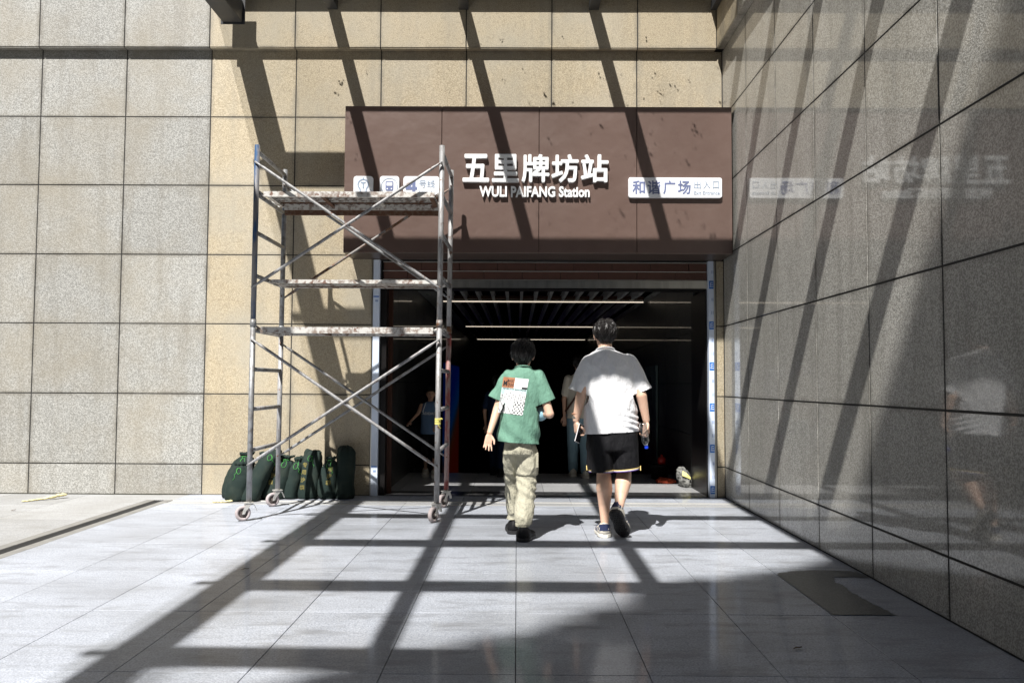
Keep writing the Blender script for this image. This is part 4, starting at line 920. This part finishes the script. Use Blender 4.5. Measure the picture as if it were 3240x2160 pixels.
def boy_shirt(bm):
    loft(bm, [sring((cx_,6.45,z), rx, ry, 44, e_) for z, cx_, rx, ry, e_ in ((1.325,.047,.054,.050,2), (1.31,.047,.066,.054,2), (1.30,.047,.082,.062,2), (1.28,.047,.118,.073,2.1), (1.25,.047,.137,.084,2.2), (1.20,.045,.147,.096,2.3), (1.10,.040,.148,.108,2.4), (.98,.030,.150,.114,2.4), (.86,.018,.158,.120,2.4), (.76,.010,.164,.126,2.4), (.68,.007,.168,.13,2.4))])
    for sh, en_, r0, r1 in (((-.065,6.45,1.235),(-.182,6.435,1.02),.062,.066), ((.155,6.45,1.24),(.252,6.43,1.0),.066,.074)): capsule(bm, sh, r0, en_, r1, 20, .95, (0,1,0))
def boy_fold(co):
    x, z = co[:,0], co[:,2]; a = .007*np.clip((.98-z)/.2, 0, 1)*np.sin((x+.8*z)*38+2*np.sin(z*9)); return a + .004*np.clip((z-1.0)/.2, 0, 1)*np.sin(x*70+z*20)
boyshirt = solid(boy_shirt, .008, 3, cloth(.008, (9,9,3.2), 21, .6, boy_fold), [((.007,6.45,.735), (-.075,0,-1), .33), ((-.166,6.44,1.068), (-.45,0,-1), .105), ((.228,6.44,1.045), (.42,0,-1), .115), ((.047,6.45,1.306), (0,.28,1), .1)], .003)
gs = link('t_shirt', boyshirt, 'gshirt', boy, True)
cs = get_co(boyshirt); bvh = BVHTree.FromPolygons([Vector(c) for c in cs], [tuple(p.vertices) for p in boyshirt.polygons])
TL, TR, BR, BL = (-.150,1.240), (.045,1.222), (-.002,.945), (-.192,.967)
def pr(s, t, off):
    x = (TL[0]*(1-s)+TR[0]*s)*(1-t)+(BL[0]*(1-s)+BR[0]*s)*t; z = (TL[1]*(1-s)+TR[1]*s)*(1-t)+(BL[1]*(1-s)+BR[1]*s)*t
    x += .046; h_ = bvh.ray_cast(Vector((x, 5.5, z)), Vector((0,1,0)))[0]; return Vector((x, (h_.y if h_ else 6.35)-off, z))
def ridge(s): return .36+.02+.10*abs(math.sin(s*7.3+.6))*(.7+.3*math.sin(s*23))+.04*math.sin(s*31)*.4
def pcol(s, t):
    if t < .29:
        if s < .47: return 0
        if s > .78 and t > .235: return 2
        return 2 if (math.sin(s*91)*math.sin(t*83) > .93) else 1
    if t < .345: return 3
    if t < .645:
        rd = ridge(s)
        if t < rd: return 3
        v = math.sin(s*47+t*21)+math.sin(s*23-t*61); return 4 if v > .55 else (2 if v < -1.75 else 1)
    if s < .55:
        if t < .64+.25*(s/.55) and s > .08: return 3 if int((s+t)*70) % 2 else 1
        v = math.sin(s*31-t*27); return 4 if v > .6 else 1
    v = math.sin(s*46)*math.sin(t*58)+.35*math.sin(s*97+t*31); return 2 if v > .28 else 1
NS, NT = 64, 88; V = [pr(i/NS, j/NT, .0028) for j in range(NT+1) for i in range(NS+1)]; F = []; MI = []
for j in range(NT):
    for i in range(NS): a = j*(NS+1)+i; F.append((a, a+1, a+NS+2, a+NS+1)); MI.append(pcol((i+.5)/NS, (j+.5)/NT))
me = bpy.data.meshes.new('print'); me.from_pydata(V, [], F)
for k in ('pbrown','pwhite','pblack','pblue','pgrey'): me.materials.append(MT[k])
me.polygons.foreach_set('material_index', MI); o = link('back_print', me, None, gs)
def ptext(body, s0, s1, t0, t1, mt, off=.02):
    m2 = text_mesh(body, 1, 0, off, 2); c = get_co(m2); lo = c.min(0); hi = c.max(0)
    out = np.array([pr(s0+(s1-s0)*(p[0]-lo[0])/(hi[0]-lo[0]), t1-(t1-t0)*(p[1]-lo[1])/(hi[1]-lo[1]), .0042) for p in c]); m2.vertices.foreach_set('co', out.ravel()); m2.update(); link('print_lettering', m2, mt, gs)
ptext('MAGIC', .19, .45, .05, .135, 'pblack', .01); ptext('CFUNS', .21, .46, .16, .245, 'pblack', .01); ptext('M', .04, .18, .10, .245, 'pblack', .04); ptext('NEVER STOP EXPLORING', .05, .96, .302, .338, 'pblack')
hemband(boy, [Vector((.047,6.45,1.309))+Vector((.062*math.cos(k*math.pi/14), .053*math.sin(k*math.pi/14), -.017*math.sin(k*math.pi/14))) for k in range(28)], .007, 'gshirt', 'collar')
def boy_pants(bm):
    loft(bm, [sring((.022,6.45,z), rx, ry, 36, 2.3) for z, rx, ry in ((.86,.10,.085), (.76,.112,.095), (.68,.128,.106), (.64,.13,.10))])
    for pts in ([((-.032,6.46,.66),.078), ((-.032,6.52,.56),.070), ((-.028,6.60,.44),.066), ((-.022,6.625,.28),.060), ((-.018,6.635,.10),.050)], [((.080,6.45,.66),.080), ((.088,6.46,.56),.083), ((.080,6.475,.45),.078), ((.066,6.41,.28),.074), ((.052,6.335,.16),.064), ((.046,6.318,.09),.052)]):
        for (a, ra), (b_, rb) in zip(pts, pts[1:]): capsule(bm, a, ra, b_, rb, 18)
def pant_fold(co):
    x, z = co[:,0], co[:,2]; a = .007*np.sin(z*60+x*30+4*np.sin(z*13+x*9))*np.clip((.60-z)/.3, .2, 1); sm = -.007*np.exp(-((z-.475)/.005)**2)+.004*np.exp(-((z-.49)/.009)**2); return a+sm
me = solid(boy_pants, .0075, 2, cloth(.010, (10,10,6), 31, .8, pant_fold), [((-.02,6.635,.115), (0,0,-1), .12), ((.047,6.325,.125), (0,0,-1), .12)], .003); tr2 = link('trousers', me, 'khaki', boy, True)
bm = bmesh.new()
for k in range(40):
    a = k*math.pi/20; c_ = Vector((.048,6.325,.128)); d_ = Vector((math.cos(a), math.sin(a), 0)); tube(bm, [c_+d_*(.047+.003*(k % 2))+Vector((0,0,-.016)), c_+d_*(.050+.003*(k % 2)), c_+d_*(.047+.003*(k % 2))+Vector((0,0,.016))], .0045, 5)
link('cuff', mesh_of(bm), 'khaki', tr2)
bm = bmesh.new(); box(bm, (.150,6.40,.54), (.168,6.50,.66), .006); link('pocket_flap', mesh_of(bm), 'khaki', tr2)
for p in ((-.018,6.635,.09), (.048,6.318,.085)):
    bm = bmesh.new(); lathe(bm, [(.034,-.03), (.034,.0), (.033,.022)], 16, Matrix.Translation(p)); link('sock', mesh_of(bm), 'sock', boy, True)
shoe(boy, Matrix.Translation((.040,6.262,0)) @ Matrix.Rotation(-.28, 4, 'Z'), .25, .105, 'shoeblack', 'rubber'); shoe(boy, Matrix.Translation((-.020,6.585,0)) @ Matrix.Rotation(.08, 4, 'Z'), .25, .10, 'shoeblack', 'rubber')
pb = thing('plastic_pouch', 'pale blue and yellow plastic pouch held under right arm of the boy in green', 'pouch', (.195, 6.475, .965)); bm = bmesh.new(); ellip(bm, (-.01,0,-.01), (.055,.05,.058), None, 20)
me = mesh_of(bm); link('pouch_body', me, 'paleblue', pb, True); bm = bmesh.new(); ellip(bm, (.040,.02,.065), (.024,.02,.036), None, 14); link('pouch_top', mesh_of(bm), 'paleyellow', pb, True)

# ---- simpler people in the dark hall
def walker(root, x, y, h, face, mats, rx=.15, arms=None, stride=.12, sleeve=True, hairlow=-.1, tank=False, long_hair=False):
    s = h/1.62; k = lambda z: z*s; f = Vector(face).normalized(); HCc = Vector((x, y, k(1.50))); sd = Vector((f.y,-f.x,0))
    shl = Vector((x,y,k(1.30)))-sd*rx; shr = Vector((x,y,k(1.30)))+sd*rx; A = arms or [(shl-sd*.05+Vector((0,0,-k(.27))), shl-sd*.04+f*.06+Vector((0,0,-k(.50)))), (shr+sd*.05+Vector((0,0,-k(.27))), shr+sd*.04+f*.06+Vector((0,0,-k(.50))))]
    feet = [Vector((x,y,0))-sd*k(.075)+f*stride, Vector((x,y,0))+sd*k(.075)-f*stride]; hips = [Vector((x,y,k(.82)))-sd*k(.08), Vector((x,y,k(.82)))+sd*k(.08)]
    kn = [hips[i].lerp(feet[i], .5)+f*.04 for i in (0,1)]
    def bd(bm):
        head(bm, HCc, s*.98, face); capsule(bm, (x,y,k(1.42)), .048*s, (x,y,k(1.33)), .052*s); loft(bm, [sring((x,y,k(z)), rx*a, rx*.62*a, 24) for z, a in ((.8,.95), (1.0,.85), (1.2,1.0), (1.32,.7))])
        for sh_, (el, wr) in zip((shl,shr), A): capsule(bm, sh_, .04*s, el, .034*s, 12); capsule(bm, el, .034*s, wr, .022*s, 12); hand(bm, wr, (wr-el), f.cross(sd), f, .9*s, .5)
        for i in (0,1): capsule(bm, hips[i], .075*s, kn[i], .05*s, 12); capsule(bm, kn[i], .05*s, feet[i]+Vector((0,0,.08)), .03*s, 12)
    body_obj(root, bd, .009, 'skin2')
    link('hair', hair_mesh(HCc, 1.05*s, face, hairlow, int(x*50)+77, 900), 'hair', root)
    def top(bm):
        loft(bm, [sring((x,y,k(z)), rx*a, rx*.68*a, 32) for z, a in ((.72,1.12), (.9,1.08), (1.1,1.06), (1.25,1.05), (1.33,.85), (1.37,.45))])
        if sleeve:
            for sh_, (el, wr) in zip((shl,shr), A): capsule(bm, sh_, .055*s, sh_.lerp(el,.7), .058*s, 14)
    me = solid(top, .010, 3, cloth(.006, (9,9,4), int(x*9)+3), [((x,y,k(.78)), (0,0,-1), .4)]); tp_ = link('vest' if tank else 't_shirt', me, mats[0], root, True)
    def bot(bm):
        ellip(bm, (x,y,k(.80)), (rx*1.02, rx*.72, k(.10)))
        for i in (0,1):
            capsule(bm, hips[i], .095*s, kn[i], .075*s, 14)
            if mats[1] != 'blackcloth': capsule(bm, kn[i], .075*s, feet[i]+Vector((0,0,.09)), .066*s, 14)
    me = solid(bot, .010, 2, cloth(.006, (9,9,5), 8)); link('trousers' if mats[1] != 'blackcloth' else 'shorts', me, mats[1], root, True)
    ang = math.atan2(-f.x, f.y)
    for i in (0,1): shoe(root, Matrix.Translation(feet[i]-f*.07) @ Matrix.Rotation(ang, 4, 'Z'), .24*max(s,.8), .09, mats[2], 'soleW' if mats[2] == 'shoecream' else 'rubber')
    return HCc, s, tp_
wm = thing('person', 'woman in cream top and pale blue trousers, half hidden behind the adult in white', 'person')
walker(wm, .80, 10.62, 1.56, (0,1,0), ('cream','denim','shoecream'), .145, stride=.10)
bm = bmesh.new(); tube(bm, [(.87,10.49,1.27), (.78,10.48,1.08), (.66,10.50,.90), (.62,10.58,.84)], .012, 6); link('bag_strap', mesh_of(bm), 'brownjamb', wm)
nv = thing('person', 'person in navy clothes in the dark hall, mostly hidden behind the boy in green', 'person'); walker(nv, -.25, 10.75, 1.30, (.1,1,0), ('navy','navy','shoeblack'), .12)
kd = thing('person', 'small child in blue sleeveless jersey facing out, seen through the scaffold in the dark hall', 'person')
Kc, Ks, kv = walker(kd, -1.10, 10.55, 1.13, (.15,-1,0), ('tank','blackcloth','shoecream'), .115, arms=[(Vector((-1.01,10.45,.80)), Vector((-1.02,10.33,.66))), (Vector((-1.25,10.48,.80)), Vector((-1.33,10.38,.71)))], sleeve=False, tank=True)
cs = get_co(kv.data); bvk = BVHTree.FromPolygons([Vector(c) for c in cs], [tuple(p.vertices) for p in kv.data.polygons])
m2 = text_mesh('ADIDAS', .045, 0, .001, 2); c = get_co(m2); c[:,0] -= c[:,0].mean()
out = []
for p in c:
    h_ = bvk.ray_cast(Vector((-1.10+p[0], 9.5, .79+p[1])), Vector((0,1,0)))[0]; out.append((-1.10+p[0], (h_.y if h_ else 10.47)-.003, .79+p[1]))
m2.vertices.foreach_set('co', np.array(out).ravel()); m2.update(); link('jersey_lettering', m2, 'pwhite', kv)
bm = bmesh.new()
for s in (-1, 1):
    pts = []
    for z, dx_ in ((.94,.052), (.90,.066), (.86,.078), (.82,.088)):
        X = -1.10+s*dx_; h_ = bvk.ray_cast(Vector((X, 9.5, z)), Vector((0,1,0)))[0]; pts.append(Vector((X, (h_.y if h_ else 10.5)-.002, z)))
    tube(bm, pts, .006, 6)
link('jersey_piping', mesh_of(bm), 'pwhite', kv)
for s in (-1, 1):
    e_ = bmesh.new(); ellip(e_, (Kc.x+s*.03*Ks+.012, Kc.y-.086*Ks, Kc.z+.012*Ks), (.010*Ks,.006*Ks,.006*Ks), None, 10); link('eye', mesh_of(e_), 'rubber', kd)
e_ = bmesh.new(); ellip(e_, (Kc.x+.014, Kc.y-.098*Ks, Kc.z-.056*Ks), (.020*Ks,.006*Ks,.005*Ks), None, 10); link('mouth', mesh_of(e_), 'redplastic', kd)

# ------------------------------------------------------------------ odds and ends
bg_ = thing('work_bag', 'crumpled grey canvas work bag with yellow cloth against the right door jamb', 'bag', (1.955, 9.70, 0))
def bb(bm): ellip(bm, (0,0,.095), (.065,.10,.10)); ellip(bm, (-.03,.04,.14), (.05,.06,.08)); ellip(bm, (.02,-.03,.05), (.055,.09,.06))
me = solid(bb, .008, 1, cloth(.018, (26,26,22), 5, .9)); link('bag_body', me, 'canvas', bg_, True)
bm = bmesh.new(); loft(bm, [[Vector(p) for p in q] for q in (((-.05,-.10,.14), (-.045,-.10,.145), (-.03,-.06,.19), (-.035,-.06,.188)), ((.0,-.11,.12), (.0,-.112,.128), (.01,-.085,.165), (.01,-.083,.158)), ((.05,-.10,.095), (.05,-.102,.10), (.05,-.085,.125), (.05,-.083,.12)))]); bmesh.ops.recalc_face_normals(bm, faces=bm.faces); link('yellow_cloth', mesh_of(bm), 'paleyellow', bg_)
oc = thing('orange_cloth', 'crumpled orange cloth on the hall floor left of the work bag', 'cloth', (1.80, 10.05, 0))
def oo(bm): ellip(bm, (0,0,.02), (.12,.09,.035)); ellip(bm, (-.05,.02,.035), (.06,.05,.03))
link('cloth_heap', solid(oo, .008, 1, cloth(.014, (22,22,30), 6, .9)), 'orange', oc, True)
cb = thing('dark_crate', 'dark open tub standing by the right hall wall behind the orange cloth', 'crate', (1.80, 10.50, 0)); bm = bmesh.new()
lathe(bm, [(.10,.0), (.13,.16), (.145,.165), (.145,.18), (.125,.18), (.10,.02)], 20); link('tub', mesh_of(bm), 'black', cb, True)
rb = thing('red_canister', 'small red canister standing on the dark tub', 'canister', (1.83, 10.50, .181)); bm = bmesh.new(); lathe(bm, [(.05,0), (.052,.08), (.04,.09), (.015,.10), (.014,.125)], 16); link('can', mesh_of(bm), 'redplastic', rb, True)
def ribbon(name, label, p0, p1, seed, lump):
    t = thing(name, label, 'ribbon', (p0[0], p0[1], 0), 'discarded cream plastic ribbons'); q = random.Random(seed); bm = bmesh.new()
    def f(bm):
        n = 9
        for k in range(n):
            u = k/n; a = Vector(((p1[0]-p0[0])*u, (p1[1]-p0[1])*u+q.uniform(-.02,.02), .006+lump*u*u)); b_ = Vector(((p1[0]-p0[0])*(u+1.2/n), (p1[1]-p0[1])*(u+1.2/n)+q.uniform(-.02,.02), .006+lump*u*u)); capsule(bm, a, .014+.05*lump*10*u*u, b_, .014+.05*lump*10*u*u, 8, .5, (0,0,1))
    link('plastic_strip', solid(f, .006, 1, cloth(.006, (30,30,30), seed, .8)), 'ribbon', t, True); bm.free()
ribbon('plastic_ribbon', 'crumpled cream plastic ribbon lying on the left pavement before the grey wall', (-4.86,8.20), (-4.62,8.46), 4, .035)
ribbon('plastic_ribbon', 'small flat cream plastic ribbon on the paving at the foot of the sandbags', (-2.99,8.235), (-2.83,8.25), 8, .008)
for i, (x, y, a, lb) in enumerate(((1.27,3.80,.3,'dark curled dry leaf lying alone on the shaded slabs at lower right'), (-4.61,7.62,1.2,'thin dry leaf on the left pavement below the larger cream ribbon'), (-1.72,5.30,.1,'tiny dry leaf on the sunlit slabs at left of centre'))):
    bm = bmesh.new(); loft(bm, [[Vector((u*.024, -w*.6, .004+h_*.6)), Vector((u*.024, 0, .002+h_*.4)), Vector((u*.024, w*.6, .004+h_*.6)), Vector((u*.024, 0, .004+h_*.5))] for u, w, h_ in ((-1,.001,.0), (-.5,.010,.006), (0,.015,.010), (.5,.010,.008), (1,.001,.012))]); bmesh.ops.recalc_face_normals(bm, faces=bm.faces)
    o = link('dry_leaf', mesh_of(bm), 'leafdry', None, loc=(x,y,0)); o.rotation_euler = (0,0,a); tag(o, lb, 'leaf', 'dry leaves on the paving')
wp_ = [(1.640,5.27), (1.70,5.32), (1.797,5.37), (1.90,5.385), (1.983,5.396), (2.08,5.385), (2.17,5.36), (2.19,5.20), (1.985,5.213), (1.945,5.14), (1.925,5.05), (1.94,4.96), (1.925,4.85), (1.935,4.75), (1.938,4.64), (1.955,4.50), (1.975,4.36), (1.64,4.36)]
wq = []
for k, (a, b_) in enumerate(zip(wp_, wp_[1:]+wp_[:1])):
    for j in range(5):
        t_ = j/5; x = a[0]+(b_[0]-a[0])*t_; y = a[1]+(b_[1]-a[1])*t_; e_ = 0 if k >= len(wp_)-2 else .012
        wq.append((x+R.uniform(-e_,e_) if j else x, y+R.uniform(-e_,e_) if j else y))
bm = bmesh.new(); bm.faces.new([bm.verts.new((x,y,.0032)) for x, y in wq]); tag(link('damp_stain', mesh_of(bm), 'wet'), 'dark damp stain on one slab at the foot of the side wall', 'stain', kind='structure')
